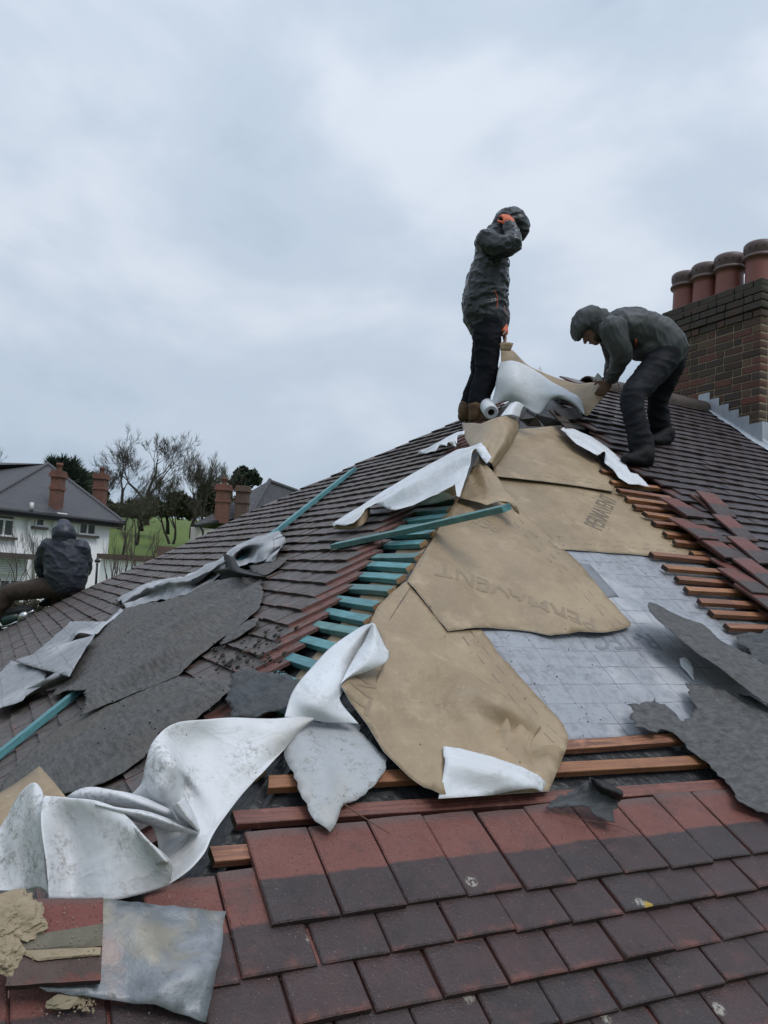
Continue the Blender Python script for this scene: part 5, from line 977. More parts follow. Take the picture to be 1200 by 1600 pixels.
def hand_tubes(wr, palm, tip, thumb_dir, spread, curl, s=1.0):
    """wrist -> palm centre -> knuckle direction; returns tubes for a palm, four unequal fingers and a thumb"""
    wr, palm = np.asarray(wr, float), np.asarray(palm, float); d = nrm(np.asarray(tip, float)-palm); sp = nrm(np.asarray(spread)-d*(np.asarray(spread) @ d)); cu = nrm(np.asarray(curl)-d*(np.asarray(curl) @ d)-sp*(np.asarray(curl) @ sp)); T = []
    T.append(([wr, palm-d*0.01*s, palm+d*0.04*s], [(0.026*s, 0.020*s), (0.040*s, 0.016*s), (0.040*s, 0.013*s)], sp))
    for k, (o, L) in enumerate(((-0.030, 0.070), (-0.010, 0.079), (0.010, 0.074), (0.029, 0.058))):
        b = palm+d*0.045*s+sp*o*s; p1 = b+d*L*0.45*s+cu*0.010*s; p2 = b+d*L*0.72*s+cu*0.030*s; p3 = b+d*L*0.82*s+cu*0.052*s; T.append(([b, p1, p2, p3], [0.0100*s, 0.0095*s, 0.0088*s, 0.0075*s], sp))
    b = palm-d*0.012*s-sp*0.034*s; T.append(([b, b-sp*0.028*s+d*0.026*s+cu*0.012*s, b-sp*0.034*s+d*0.058*s+cu*0.028*s], [0.013*s, 0.011*s, 0.009*s], d)); return T
def face_tubes(c, fwd, upv, s=1.0):
    """head with nose, brow, chin, lips and ears around centre c"""
    c = np.asarray(c, float); f = nrm(fwd); u_ = nrm(np.asarray(upv)-f*(np.asarray(upv) @ f)); r = np.cross(f, u_); T = []
    T.append(([c-f*0.035*s+u_*0.03*s, c+f*0.005*s+u_*0.035*s], [(0.078*s, 0.095*s), (0.075*s, 0.092*s)], r)); T.append(([c+f*0.03*s+u_*0.02*s, c+f*0.05*s-u_*0.085*s], [(0.066*s, 0.06*s), (0.042*s, 0.04*s)], r))
    T.append(([c+f*0.085*s+u_*0.015*s, c+f*0.115*s-u_*0.025*s], [0.010*s, 0.015*s], r))
    T.append(([c+f*0.084*s+u_*0.03*s-r*0.045*s, c+f*0.092*s+u_*0.033*s, c+f*0.084*s+u_*0.03*s+r*0.045*s], [0.010*s]*3, u_))
    T.append(([c+f*0.088*s-u_*0.058*s-r*0.02*s, c+f*0.094*s-u_*0.058*s+r*0.02*s], [0.008*s]*2, u_))
    for q in (-1, 1): T.append(([c-f*0.01*s+r*q*0.078*s+u_*0.02*s, c-f*0.012*s+r*q*0.082*s-u_*0.02*s], [(0.008*s, 0.02*s), (0.007*s, 0.014*s)], r))
    return T
def figure(p, **k): return empty('person', p, **k)
def boot(name, ankle, heel, toe, mat, parent, seed=0, r=0.052):
    ankle, heel, toe = map(np.asarray, (ankle, heel, toe)); d = nrm(toe-heel); z = np.array([0, 0, 1.0])
    sole = [heel+z*0.035, (heel+toe)/2+z*0.034, toe-d*0.03+z*0.030]
    return blob(name, [([ankle, heel+z*0.09+d*0.03, heel+z*0.05+d*0.03], [r*1.12, r, r*0.95], d), (sole, [(0.040, 0.036), (0.044, 0.036), (0.046, 0.030)], np.cross(z, d)), ([heel+z*0.10+d*0.05, (heel+toe)/2+z*0.06, toe-d*0.05+z*0.04], [(0.045, 0.04), (0.042, 0.035), (0.04, 0.028)], np.cross(z, d))], mat, parent, 0.009, 3, (0.003, 22), seed)

# --- roofer standing on the hip
d = 6.45; Q = lambda x, y, z=0.0: dep(x, y, d+z)
man = figure(on('H', 738, 658, 0.02), label='person standing on the hip in a wet charcoal hooded jacket, hand raised to the hood', cat='person')
blob('body', face_tubes(Q(802, 354), RT*0.85+DN*0.5, -DN*0.85+RT*0.5)+[([Q(770, 500), Q(768, 440), Q(775, 385), Q(785, 368)], [(0.12, 0.15), (0.12, 0.16), (0.11, 0.19), 0.055]), ([Q(760, 374, -.19), Q(799, 385, -.31), Q(797, 358, -.22)], [0.05, 0.042, 0.03]), ([Q(766, 378, .18), Q(783, 455, .2), Q(787, 518, -.04)], [0.05, 0.04, 0.028]), ([Q(760, 505, -.09), Q(760, 584, -.09), Q(744, 640, -.09)], [0.062, 0.05, 0.04]), ([Q(757, 505, .09), Q(752, 588, .1), Q(732, 640, .1)], [0.062, 0.05, 0.04])]
     + hand_tubes(Q(787, 518, -.04), Q(788.5, 526, -.10), Q(790, 538, -.14), RT, FW, -RT-FW*0.2, 0.95), MAT['skin'], man, 0.0075, 3)
jk = blob('jacket', [([Q(762, 506), Q(757, 488), Q(758, 465), Q(762, 440), Q(767, 411), Q(771, 386), Q(776, 370), Q(783, 360)], [(0.168, 0.19), (0.180, 0.195), (0.182, 0.195), (0.170, 0.19), (0.143, 0.19), (0.132, 0.20), (0.105, 0.15), (0.085, 0.11)]),
     ([Q(759, 376, -.17), Q(778, 385, -.26), Q(800, 384, -.31)], [0.095, 0.082, 0.072]), ([Q(801, 384, -.31), Q(801, 370, -.27), Q(797, 354, -.21)], [0.072, 0.062, 0.05]),
     ([Q(766, 378, .17), Q(781, 420, .22), Q(783, 455, .2), Q(786, 506, .02)], [0.09, 0.075, 0.065, 0.05]),
     ([Q(781, 366), Q(789, 352), Q(800, 346), Q(811, 352), Q(815, 363), Q(812, 371)], [(0.09, 0.10), (0.115, 0.115), (0.112, 0.112), (0.085, 0.10), (0.055, 0.085), (0.03, 0.06)])], MAT['jacket_wet'], man, 0.0095, 3, (0.015, 7.5), 2, stretch=(0.8, 1.6, 0.8))
blob('trousers', [([Q(762, 502, -.08), Q(761, 530, -.09), Q(760, 560, -.09), Q(760, 584, -.09), Q(752, 610, -.09), Q(745, 634, -.09)], [(0.125, 0.11), (0.112, 0.10), (0.100, 0.09), (0.090, 0.08), (0.092, 0.08), (0.080, 0.07)]), ([Q(758, 502, .09), Q(757, 530, .1), Q(754, 560, .1), Q(750, 588, .1), Q(741, 612, .1), Q(732, 634, .1)], [(0.115, 0.11), (0.10, 0.10), (0.095, 0.09), (0.085, 0.08), (0.085, 0.08), (0.07, 0.065)])], MAT['jeans'], man, 0.0115, 4, (0.010, 7), 4, stretch=(0.7, 1.7, 0.7))
boot('boot', Q(745, 634, -.10), Q(738, 661, -.10), Q(772, 662, -.16), MAT['boot_tan'], man, 1, 0.064); boot('boot', Q(729, 634, .10), Q(720, 658, .08), Q(756, 660, .04), MAT['boot_tan'], man, 2, 0.058)
blob('glove', hand_tubes(Q(797, 354, -.22), Q(794.5, 346, -.19), Q(790, 336, -.16), RT, RT+DN*0.3, FW, 1.0)+[([Q(798, 357, -.23), Q(795, 347, -.20)], [0.05, 0.047])], MAT['orange'], man, 0.006, 3)
blob('glove', [([Q(786, 510, .0), Q(787, 520, -.05)], [0.04, 0.037])], MAT['orange'], man, 0.006, 3)
m = MB(); zp = [hit(jk, x, y, 0.004) for (x, y) in ((773, 453), (775, 459), (777, 465), (777.5, 471), (776.5, 477), (775, 483))]
if all(z is not None for z in zp): m.tube(zp, 0.003, 6); m.build('pocket_zip', ['orange'], man, True)
m = MB(); m.tube([Q(793.5, 402, -.06), Q(796, 408, -.07), Q(795.8, 417, -.07)], 0.004, 6); m.build('drawcord', ['jacket_wet'], man, True)

# --- roofer bending over the ridge
d = 5.95
man = figure(on('M', 1000, 725, 0.02), label='person bending down to hold the sheet, grey hooded jacket and black trousers, beside the chimney', cat='person')
ft = face_tubes(Q(925, 514), -RT*0.62+DN*0.78, -RT*0.78-DN*0.62, 0.98)
blob('body', ft+[([Q(1040, 543), Q(1005, 520), Q(965, 515), Q(940, 515)], [(0.10, 0.11), (0.11, 0.15), (0.10, 0.16), 0.055]), ([Q(953, 515, -.17), Q(971, 555, -.12), Q(953, 594, .12)], [0.05, 0.042, 0.03]), ([Q(950, 520, .17), Q(962, 560, .28), Q(950, 592, .32)], [0.05, 0.042, 0.03]),
     ([Q(1036, 556, -.09), Q(989, 620, -.29), Q(1004, 705, -.37)], [0.062, 0.05, 0.04]), ([Q(1048, 556, .1), Q(1029, 618, .23), Q(1034, 684, .35)], [0.062, 0.05, 0.04])]
     + hand_tubes(Q(952.5, 595, .13), Q(947, 602, .17), Q(940, 612, .2), -RT, RT*0.7+DN*0.7, DN*0.5+FW, 1.08)+hand_tubes(Q(950, 592, .32), Q(946, 598, .34), Q(940, 604, .36), RT, RT*0.7+DN*0.7, DN, 1.0), MAT['skin'], man, 0.0075, 3)
blob('beard', [([Q(932, 527), Q(927, 534), Q(931, 529)], [(0.05, 0.055), (0.035, 0.045), (0.035, 0.04)])], MAT['beard'], man, 0.009, 2, (0.006, 40))
jk = blob('jacket', [([Q(1040, 547), Q(1024, 530), Q(1002, 519), Q(977, 514), Q(958, 514), Q(944, 516)], [(0.182, 0.20), (0.172, 0.20), (0.165, 0.21), (0.158, 0.21), (0.130, 0.18), (0.10, 0.11)]),
     ([Q(1000, 552, 0), Q(1010, 546, 0), Q(1052, 528, 0)], [(0.06, 0.15), (0.08, 0.18), (0.07, 0.15)]),
     ([Q(956, 512, -.16), Q(965, 535, -.17), Q(972, 553, -.13)], [0.105, 0.088, 0.078]), ([Q(972, 553, -.13), Q(964, 575, .0), Q(955, 591, .11)], [0.078, 0.062, 0.05]),
     ([Q(952, 518, .16), Q(962, 560, .27), Q(952, 588, .31)], [0.10, 0.075, 0.05]),
     ([Q(944, 512), Q(931, 502), Q(917, 501), Q(907, 510), Q(903, 521), Q(902, 530)], [(0.105, 0.11), (0.110, 0.12), (0.105, 0.12), (0.080, 0.115), (0.05, 0.10), (0.024, 0.07)])], MAT['jacket_grey'], man, 0.0095, 3, (0.013, 7.5), 6, stretch=(1.6, 0.8, 0.8))
blob('trousers', [([Q(1040, 540, -.06), Q(1034, 562, -.09), Q(1012, 590, -.18), Q(989, 620, -.29), Q(993, 658, -.34), Q(1002, 694, -.36), Q(1003, 713, -.37)], [(0.130, 0.12), (0.124, 0.12), (0.104, 0.10), (0.088, 0.085), (0.082, 0.08), (0.086, 0.08), (0.082, 0.078)]), ([Q(1046, 540, .06), Q(1048, 562, .1), Q(1040, 592, .17), Q(1029, 618, .23), Q(1030, 655, .3), Q(1034, 682, .35)], [(0.125, 0.12), (0.115, 0.12), (0.10, 0.10), (0.086, 0.085), (0.086, 0.08), (0.082, 0.076)])], MAT['black_trousers'], man, 0.0115, 4, (0.011, 7), 8, stretch=(0.7, 1.6, 0.7))
boot('boot', Q(1006, 705, -.37), on('M', 1014, 730, 0.015), on('M', 972, 723, 0.02), MAT['boot_dark'], man, 3, 0.058); boot('boot', Q(1036, 681, .35), on('M', 1046, 693, 0.015), on('M', 1016, 695, 0.02), MAT['boot_dark'], man, 4, 0.055)
for (x, y) in ((991, 506), (1024, 498)):
    pass
m = MB(); zp = [hit(jk, x, y, 0.003) for (x, y) in ((993, 530), (994, 534), (993.5, 539))]
if all(z is not None for z in zp): m.tube(zp, 0.006, 6); m.build('pocket_tag', ['orange'], man, True)

# --- roofer sitting on the far hip
d = 9.0
man = figure(on('H', 104, 936, 0.02), label='person sitting on the far hip with their back turned, navy hooded jacket and brown trousers', cat='person')
blob('body', face_tubes(Q(101, 835, .03), FW-RT*0.3, -DN, 1.0)+[([Q(106, 915), Q(103, 880), Q(100, 855), Q(100, 842)], [(0.15, 0.13), (0.17, 0.13), (0.18, 0.11), 0.06]), ([Q(76, 852), Q(64, 880, .1), Q(66, 902, .12)], [0.05, 0.042, 0.03]), ([Q(125, 854), Q(133, 885, .12), Q(112, 905, .3)], [0.05, 0.042, 0.03]), ([Q(95, 918), Q(14, 926, .1), Q(-14, 975, .1)], [0.062, 0.05, 0.04]), ([Q(116, 918), Q(104, 922, .45), Q(96, 945, .3)], [0.062, 0.05, 0.04])]
     + hand_tubes(Q(66, 902, .12), Q(67, 912, .12), Q(68, 924, .14), RT, RT, FW, 1.0), MAT['skin'], man, 0.009, 3)
blob('jacket', [([Q(107, 912), Q(104, 896), Q(102, 878), Q(100, 862), Q(100, 850), Q(100, 842)], [(0.215, 0.19), (0.245, 0.20), (0.245, 0.19), (0.225, 0.17), (0.165, 0.14), (0.10, 0.11)]), ([Q(77, 852), Q(68, 868, .04), Q(64, 882, .09), Q(66, 897, .12)], [0.10, 0.088, 0.078, 0.06]), ([Q(124, 854), Q(132, 875, .08), Q(128, 895, .16), Q(112, 904, .3)], [0.10, 0.088, 0.078, 0.06]), ([Q(99, 846), Q(100, 836, -.01), Q(100, 827, .0), Q(99, 820, .02)], [(0.115, 0.12), (0.128, 0.13), (0.118, 0.12), (0.075, 0.085)]), ([Q(97, 848, -.06), Q(106, 846, -.06), Q(113, 850, -.04)], [0.045, 0.05, 0.04])], MAT['jacket_navy'], man, 0.0115, 3, (0.015, 6.5), 10, stretch=(0.9, 1.5, 0.9))
blob('trousers', [([Q(104, 914), Q(88, 916), Q(52, 921, .06), Q(16, 925, .1)], [(0.15, 0.15), (0.125, 0.13), (0.115, 0.11), (0.10, 0.10)], DN), ([Q(16, 925, .1), Q(2, 945, .1), Q(-16, 978, .1)], [(0.10, 0.10), (0.09, 0.09), (0.075, 0.075)]), ([Q(112, 914), Q(112, 926, .1), Q(100, 932, .3), Q(88, 938, .2)], [(0.15, 0.14), (0.12, 0.12), (0.10, 0.10), (0.08, 0.08)])], MAT['brown_trousers'], man, 0.0125, 4, (0.010, 7), 12)
boot('boot', Q(-16, 978, .1), Q(-12, 992, .1), Q(-52, 996, .12), MAT['boot_dark'], man, 5); boot('boot', Q(92, 936, .25), Q(86, 946, .2), Q(60, 948, .22), MAT['boot_dark'], man, 6)
blob('glove', hand_tubes(Q(66, 900, .12), Q(68, 914, .10), Q(70, 930, .10), RT, RT, FW, 1.35), MAT['glove_dark'], man, 0.008, 3)

# --- nail gun on the hip below the seated roofer
MAT['tool_green'] = plain('dark_green_plastic', (0.008, 0.022, 0.02), 0.4, 0.2); MAT['steel'] = plain('bright_steel', (0.45, 0.46, 0.48), 0.3, 0.2, 10, 0.1, 60, 0.5, 0.9); MAT['tool_black'] = plain('black_rubber', (0.012, 0.012, 0.013), 0.6)
d = 9.05; gun = empty('nail_gun', Q(28, 972), 'dark green nail gun with a steel barrel lying on the hip below the seated person', 'nail gun')
m = MB(); m.tube([Q(4, 972), Q(10, 970), Q(22, 966), Q(32, 962)], [0.05, 0.07, 0.07, 0.05], 12); m.build('motor_housing', ['tool_green'], gun, True)
m = MB(); m.tube([Q(30, 967, -.05), Q(38, 962, -.05), Q(44, 958.5, -.05)], [0.045, 0.055, 0.04], 14); m.tube([Q(44, 958.5, -.05), Q(53, 954, -.05)], [0.02, 0.016], 10); m.build('barrel', ['steel'], gun, True)
m = MB(); m.tube([Q(14, 958), Q(34, 953), Q(54, 952)], [0.05, 0.05, 0.03], 10); m.build('magazine', ['tool_black'], gun, True)
m = MB(); m.tube([Q(2, 980, -.03), Q(16, 976, -.05), Q(30, 970, -.06)], [0.014, 0.012, 0.010], 8); m.build('handle', ['steel'], gun, True)
m = MB(); m.tube([Q(0, 978), Q(-3, 984), Q(4, 986)], [0.03, 0.035, 0.03], 10); m.build('battery', ['tool_black'], gun, True)
# ================================================================== the neighbourhood behind
def ground_z(x, y):
    D = math.hypot(x-CAM[0], y-CAM[1]); z = np.interp(D, [0, 13, 22, 34, 44, 62, 84, 100, 200, 3000], [0, 0, 1.6, 2.4, 3.6, 7.4, 10.9, 12.2, 15, 18])
    return float(z) + 0.25*nz((x, y, 0), 0.08)*min(1, D/40)
rad = [0, 3, 6, 9, 13, 17, 22, 28, 34, 39, 44, 50, 56, 62, 70, 78, 84, 92, 100, 130, 200, 400, 900, 2500]; NA = 96; V = []
for r in rad:
    for k in range(NA): q = 2*math.pi*k/NA; x, y = CAM[0]+r*math.cos(q), CAM[1]+r*math.sin(q); V.append((x, y, ground_z(x, y)))
Fc = [(i*NA+k, (i+1)*NA+k, (i+1)*NA+(k+1) % NA, i*NA+(k+1) % NA) for i in range(len(rad)-1) for k in range(NA)]
b = NB('winter_grass'); o = b.co(); n = b.noise(o, 0.25, 6, 0.65); f = b.noise(o, 6, 5, 0.7)
c = b.mix(n, (0.055, 0.088, 0.014), (0.10, 0.14, 0.026)); c = b.mix(b.math('MULTIPLY', b.step(f, 0.5, 0.7), 0.4), c, (0.06, 0.075, 0.022)); MAT['grass'] = b.done(c, 0.9, f, 0.6, 0.1)
props(mobj('ground', V, Fc, ['grass'], None, True, origin=(0, 0, 0)), kind='structure')

def mat_roof(name, a, c_):
    b = NB(name); uv = b.co('UV'); o = b.co()
    br = b.n('ShaderNodeTexBrick', {'Vector': uv, 'Scale': 1.0, 'Color1': a, 'Color2': c_, 'Mortar': (0.012, 0.012, 0.014), 'Mortar Size': 0.011, 'Brick Width': 0.26, 'Row Height': 0.125, 'Bias': 0.0})
    n = b.noise(o, 1.5, 5); c = b.mix(b.math('MULTIPLY', n, 0.5), br.outputs[0], (0.075, 0.068, 0.066)); v = b.sep(uv).outputs[1]
    saw = b.math('FRACT', b.math('DIVIDE', v, 0.125)); return b.done(c, 0.62, b.math('MULTIPLY', saw, -1.0), 0.9, 0.03)
MAT['roof_slate'] = mat_roof('dark_tiled_roof', (0.050, 0.049, 0.057), (0.032, 0.033, 0.041)); MAT['roof_grey'] = mat_roof('grey_tiled_roof', (0.068, 0.068, 0.078), (0.046, 0.047, 0.055))
MAT['render'] = plain('white_render', (0.78, 0.79, 0.80), 0.85, 0.08, 1.5, 0.25, 20); MAT['cream'] = plain('cream_render', (0.52, 0.5, 0.44), 0.85, 0.08, 2)
MAT['upvc'] = plain('white_window_frame', (0.68, 0.70, 0.72), 0.4, 0.05); MAT['glass'] = plain('window_glass', (0.05, 0.06, 0.068), 0.08, 0.3, 2, 0.02, 3, 0.6); MAT['sill'] = plain('dark_sill', (0.06, 0.055, 0.05), 0.7)
MAT['gutter_black'] = plain('black_gutter', (0.014, 0.014, 0.016), 0.4); MAT['pipe_white'] = plain('painted_pipe', (0.5, 0.51, 0.52), 0.5, 0.1)
def mat_redbrick(name, c1, c2):
    b = NB(name); uv = b.co('UV'); br = b.n('ShaderNodeTexBrick', {'Vector': uv, 'Scale': 1.0, 'Color1': c1, 'Color2': c2, 'Mortar': (0.13, 0.10, 0.08), 'Mortar Size': 0.008, 'Brick Width': 0.225, 'Row Height': 0.075})
    n = b.noise(b.co(), 2.5, 5); c = b.mix(b.math('MULTIPLY', b.step(n, 0.4, 0.7), 0.6), br.outputs[0], (0.07, 0.045, 0.036)); return b.done(c, 0.85, n, 0.3, 0.01)
MAT['brick_red'] = mat_redbrick('red_brick', (0.17, 0.058, 0.04), (0.115, 0.046, 0.034)); MAT['brick_brown'] = mat_redbrick('brown_brick', (0.10, 0.062, 0.048), (0.075, 0.05, 0.042))
def poly3(name, faces, mat, parent, t=0.0):
    m = MB()
    for f in faces:
        f = [np.asarray(p, float) for p in f]; u_ = f[1]-f[0]; u_[2] = 0; u_ = nrm(u_); N = nrm(np.cross(f[1]-f[0], f[2]-f[0])); v_ = np.cross(N, u_); v_ = v_ if v_[2] > 0 else -v_
        m.add(f, [list(range(len(f)))], [((p-f[0]) @ u_, (p-f[0]) @ v_) for p in f])
    o = m.build(name, [mat], parent)
    if t: s = o.modifiers.new('thickness', 'SOLIDIFY'); s.thickness = t; s.offset = 0
    return o
class Wall:
    """vertical wall plane through two points; px rectangles become windows on it"""
    def __init__(s, A, B):
        s.A = np.asarray(A, float); d = np.asarray(B, float)-s.A; d[2] = 0; s.d = nrm(d); s.n = np.cross(s.d, (0, 0, 1)); s.n = s.n if s.n @ (CAM-s.A) > 0 else -s.n
    def at(s, px, py, out_=0.0): r = ray(px, py); return CAM+r*(((s.A+s.n*out_-CAM) @ s.n)/(r @ s.n))
    def rect(s, px0, py0, px1, py1): a = s.at(px0, (py0+py1)/2); b = s.at(px1, (py0+py1)/2); t_ = s.at((px0+px1)/2, py0); u_ = s.at((px0+px1)/2, py1); c = (a+b)/2; c[2] = (t_[2]+u_[2])/2; return c, np.linalg.norm((b-a)[:2])/2, (t_[2]-u_[2])/2
def window(wl, px, parent, n=2, arch=False, sill=True):
    c, hw, hh = wl.rect(*px); D, N, Z = wl.d, wl.n, np.array([0, 0, 1.0]); f = MB(); fr = 0.055
    for q in (-1, 1): f.box(c+D*q*(hw-fr/2)+N*0.02, [D, N, Z], (fr/2, 0.05, hh)); f.box(c+Z*q*(hh-fr/2)+N*0.021, [D, N, Z], (hw-fr, 0.05, fr/2))
    for k in range(1, n): f.box(c+D*(-hw+2*hw*k/n)+N*0.019, [D, N, Z], (fr/2, 0.045, hh-fr))
    w = f.build('window', ['upvc'], parent); g = MB(); g.box(c-N*0.0, [D, N, Z], (hw-fr*0.9, 0.012, hh-fr*0.9)); g.build('pane', ['glass'], w)
    if sill: g = MB(); g.box(c-Z*(hh+0.05)+N*0.07, [D, N, Z], (hw+0.1, 0.09, 0.045)); g.build('sill', ['sill'], w)
    if arch:
        g = MB(); top = c+Z*hh; P = [top+D*hw*math.cos(q)+Z*hw*0.95*math.sin(q)+N*0.02 for q in np.linspace(0, math.pi, 13)]; g.tube(P, 0.045, 6); g.build('arch_frame', ['upvc'], w, True)
        g = MB(); g.add([top+N*0.012]+[p-N*0.01 for p in P], [(0, i, i+1) for i in range(1, 13)]); g.build('fanlight', [MAT['fan']], w)
MAT['fan'] = plain('leaded_fanlight', (0.14, 0.15, 0.17), 0.3, 0.3, 6)
def stack_small(px, parent, z, mat, rx, ry, px_top, px_bot, pots=1, cap=0.06, sub='chimney'):
    t_, u_ = dep(px, px_top, z), dep(px, px_bot, z); c = (t_+u_)/2; h = (t_[2]-u_[2])/2; m = MB(); d = nrm(RT*np.array([1, 1, 0])); e_ = np.cross((0, 0, 1), d)
    def bx(zc, hx, hy, hz):
        for (ax, n_, a, bb) in ((d, e_, hx, hy), (e_, d, hy, hx)):
            for q in (-1, 1):
                p = c+np.array([0, 0, zc])+n_*q*bb; V = [p-ax*a-np.array([0, 0, hz]), p+ax*a-np.array([0, 0, hz]), p+ax*a+np.array([0, 0, hz]), p-ax*a+np.array([0, 0, hz])]
                m.add(V, [(0, 1, 2, 3)], [(0, 0), (2*a, 0), (2*a, 2*hz), (0, 2*hz)])
        p = c+np.array([0, 0, zc+hz]); m.add([p-d*hx-e_*hy, p+d*hx-e_*hy, p+d*hx+e_*hy, p-d*hx+e_*hy], [(0, 1, 2, 3)], [(0, 0)]*4); p = p-np.array([0, 0, 2*hz]); m.add([p-d*hx-e_*hy, p+d*hx-e_*hy, p+d*hx+e_*hy, p-d*hx+e_*hy], [(3, 2, 1, 0)], [(0, 0)]*4)
    bx(0, rx, ry, h); bx(h-0.42, rx+0.035, ry+0.035, 0.05); bx(h+0.05, rx+cap, ry+cap, 0.07); bx(h+0.17, rx+cap*0.4, ry+cap*0.4, 0.05)
    o = m.build(sub, [mat], parent)
    for k in range(pots): g = MB(); g.lathe(c+np.array([0, 0, h+0.2])+d*(k-(pots-1)/2)*0.3, [(0.11, 0), (0.10, 0.2), (0.13, 0.22), (0.12, 0.30), (0.08, 0.3)], 14); g.build('chimney_pot', ['brick_red'], o, True)
    return o
# --- white rendered house on the left
R0 = dep(173, 815, 30.0); L0 = dep(-45, 789, 25.6); L0[2] = R0[2]; wl = Wall(R0, L0); gz = 1.6
wh = empty('rendered_house', (R0[0], R0[1], gz), 'white rendered two-storey house with dark tiled hipped roof, behind the seated person', 'house')
back = -wl.n*8.0; LL = L0+wl.d*9.0
m = MB()
def wallbox(a, b, z0, z1, th=0.25):
    a, b = np.array(a), np.array(b); dd = b-a; dd[2] = 0; L = np.linalg.norm(dd); dd = nrm(dd); n_ = np.cross(dd, (0, 0, 1)); m.box(np.array([(a[0]+b[0])/2, (a[1]+b[1])/2, (z0+z1)/2]), [dd, n_, (0, 0, 1)], (L/2, th/2, (z1-z0)/2))
wallbox(R0-wl.n*0.13, LL-wl.n*0.13, gz, R0[2]-0.02); wallbox(R0-wl.n*0.26+wl.d*0.125, R0+back+wl.d*0.125, gz, R0[2]-0.02); wallbox(R0+back, LL+back, gz, R0[2]-0.02)
m.build('wall', ['render'], wh)
ov = wl.n*0.35-wl.d*0.3; EB = R0+ov; EC = L0+wl.n*0.35; EL = LL+wl.n*0.35; AP = dep(74, 726, 31.8); AL = dep(-210, 716, 34.0); AL[2] = AP[2]; ED = R0+back-wl.d*0.3
poly3('roof', [[EB, EC, AP], [EC, EL, AL, AP], [ED, EB, AP], [ED, AP, AL, EL+back*1.1]], 'roof_slate', wh, 0.07)
m = MB()
for a, b in ((EB, AP), (EC, AP)):
    k = 26
    for i in range(k): p = a+(b-a)*(i+0.5)/k; d_ = nrm(b-a); m.tube([p-d_*0.14, p+d_*0.16+np.array([0, 0, 0.03])], [0.11, 0.085], 7)
m.build('hip_tiles', ['roof_slate'], wh)
m = MB(); m.box((EB+EL)/2+np.array([0, 0, -0.10]), [wl.d, wl.n, (0, 0, 1)], (np.linalg.norm(EL-EB)/2, 0.03, 0.11)); m.tube([EB+wl.n*0.07-np.array([0, 0, .05]), EL+wl.n*0.07-np.array([0, 0, .05])], 0.065, 8); m.build('gutter', ['gutter_black'], wh)
m = MB(); p = (EB+EL)/2-wl.n*0.2-np.array([0, 0, 0.20]); m.box(p, [wl.d, wl.n, (0, 0, 1)], (np.linalg.norm(EL-EB)/2-0.1, 0.2, 0.02)); m.build('soffit', [plain('cream_soffit', (0.36, 0.33, 0.27), 0.8)], wh)
window(wl, (54, 804, 69, 823), wh, 1); window(wl, (122, 813, 149, 836), wh, 2); window(wl, (-12, 810, 21, 838), wh, 2, True); window(wl, (-5, 905, 30, 945), wh, 2)
m = MB(); m.tube([wl.at(46, 798, 0.12), wl.at(44, 832, 0.12), wl.at(50, 842, 0.12), wl.at(54, 852, 0.12), wl.at(52, 905, 0.12)], 0.055, 8); m.tube([wl.at(50, 785, 0.3), wl.at(49, 797, 0.3)], 0.07, 8); m.build('downpipe', ['pipe_white'], wh, True)
m = MB(); c, hw, hh = wl.rect(77, 800, 92, 905); m.box(c+wl.n*0.16-np.array([0, 0, 0.02]), [wl.d, wl.n, (0, 0, 1)], (hw, 0.16, hh)); m.build('chimney_breast', ['render'], wh)
m = MB(); c, hw, hh = wl.rect(-30, 865, 37, 870); m.box(c+wl.n*0.5, [wl.d, wl.n, (0, 0, 1)], (hw, 0.55, 0.09)); m.build('porch_roof', ['sill'], wh)
m = MB(); c, hw, hh = wl.rect(-30, 872, 33, 897)
for k in range(9): m.box(c+wl.n*0.3+np.array([0, 0, hh*(1-2*(k+0.5)/9)]), [wl.d, wl.n+np.array([0, 0, 0.5]), (0, 0, 1)], (hw, 0.05, hh/13))
m.build('slatted_screen', ['upvc'], wh)
m = MB(); m.tube([wl.at(110, 812, 0.02), wl.at(110, 812, 0.2)], 0.12, 10); m.build('wall_vent', ['sill'], wh)
stack_small(89, wh, 28.3, 'brick_red', 0.175, 0.22, 745, 798, 1); stack_small(156, wh, 33.5, 'brick_red', 0.23, 0.23, 748, 800, 1)
# --- flat roofed white outbuilding with brown coping, brick wall beyond
w2 = Wall(dep(163, 870, 26.5), dep(300, 885, 24.5)); A = w2.at(158, 866); B = w2.at(330, 880); B[2] = A[2]; ob = empty('outbuilding', ((A[0]+B[0])/2, (A[1]+B[1])/2, 1.0), 'low white rendered outbuilding with a brown coping, right of the white house', 'outbuilding')
m = MB(); wallbox(A-w2.n*1.5, B-w2.n*1.5, 0.8, A[2]-0.16, 3.0); m.build('wall', ['render'], ob); m = MB(); wallbox(A-w2.n*1.45, B-w2.n*1.45, A[2]-0.155, A[2]+0.02, 3.25); m.build('coping', ['brick_brown'], ob)
A = dep(246, 853, 29); B = dep(330, 850, 29.5); B[2] = A[2]; m = MB(); wallbox(A, B, 1.5, A[2], 0.3); o = m.build('brick_wall', ['brick_brown']); props(o, 'brown brick garden wall at the foot of the grassy bank', 'wall')
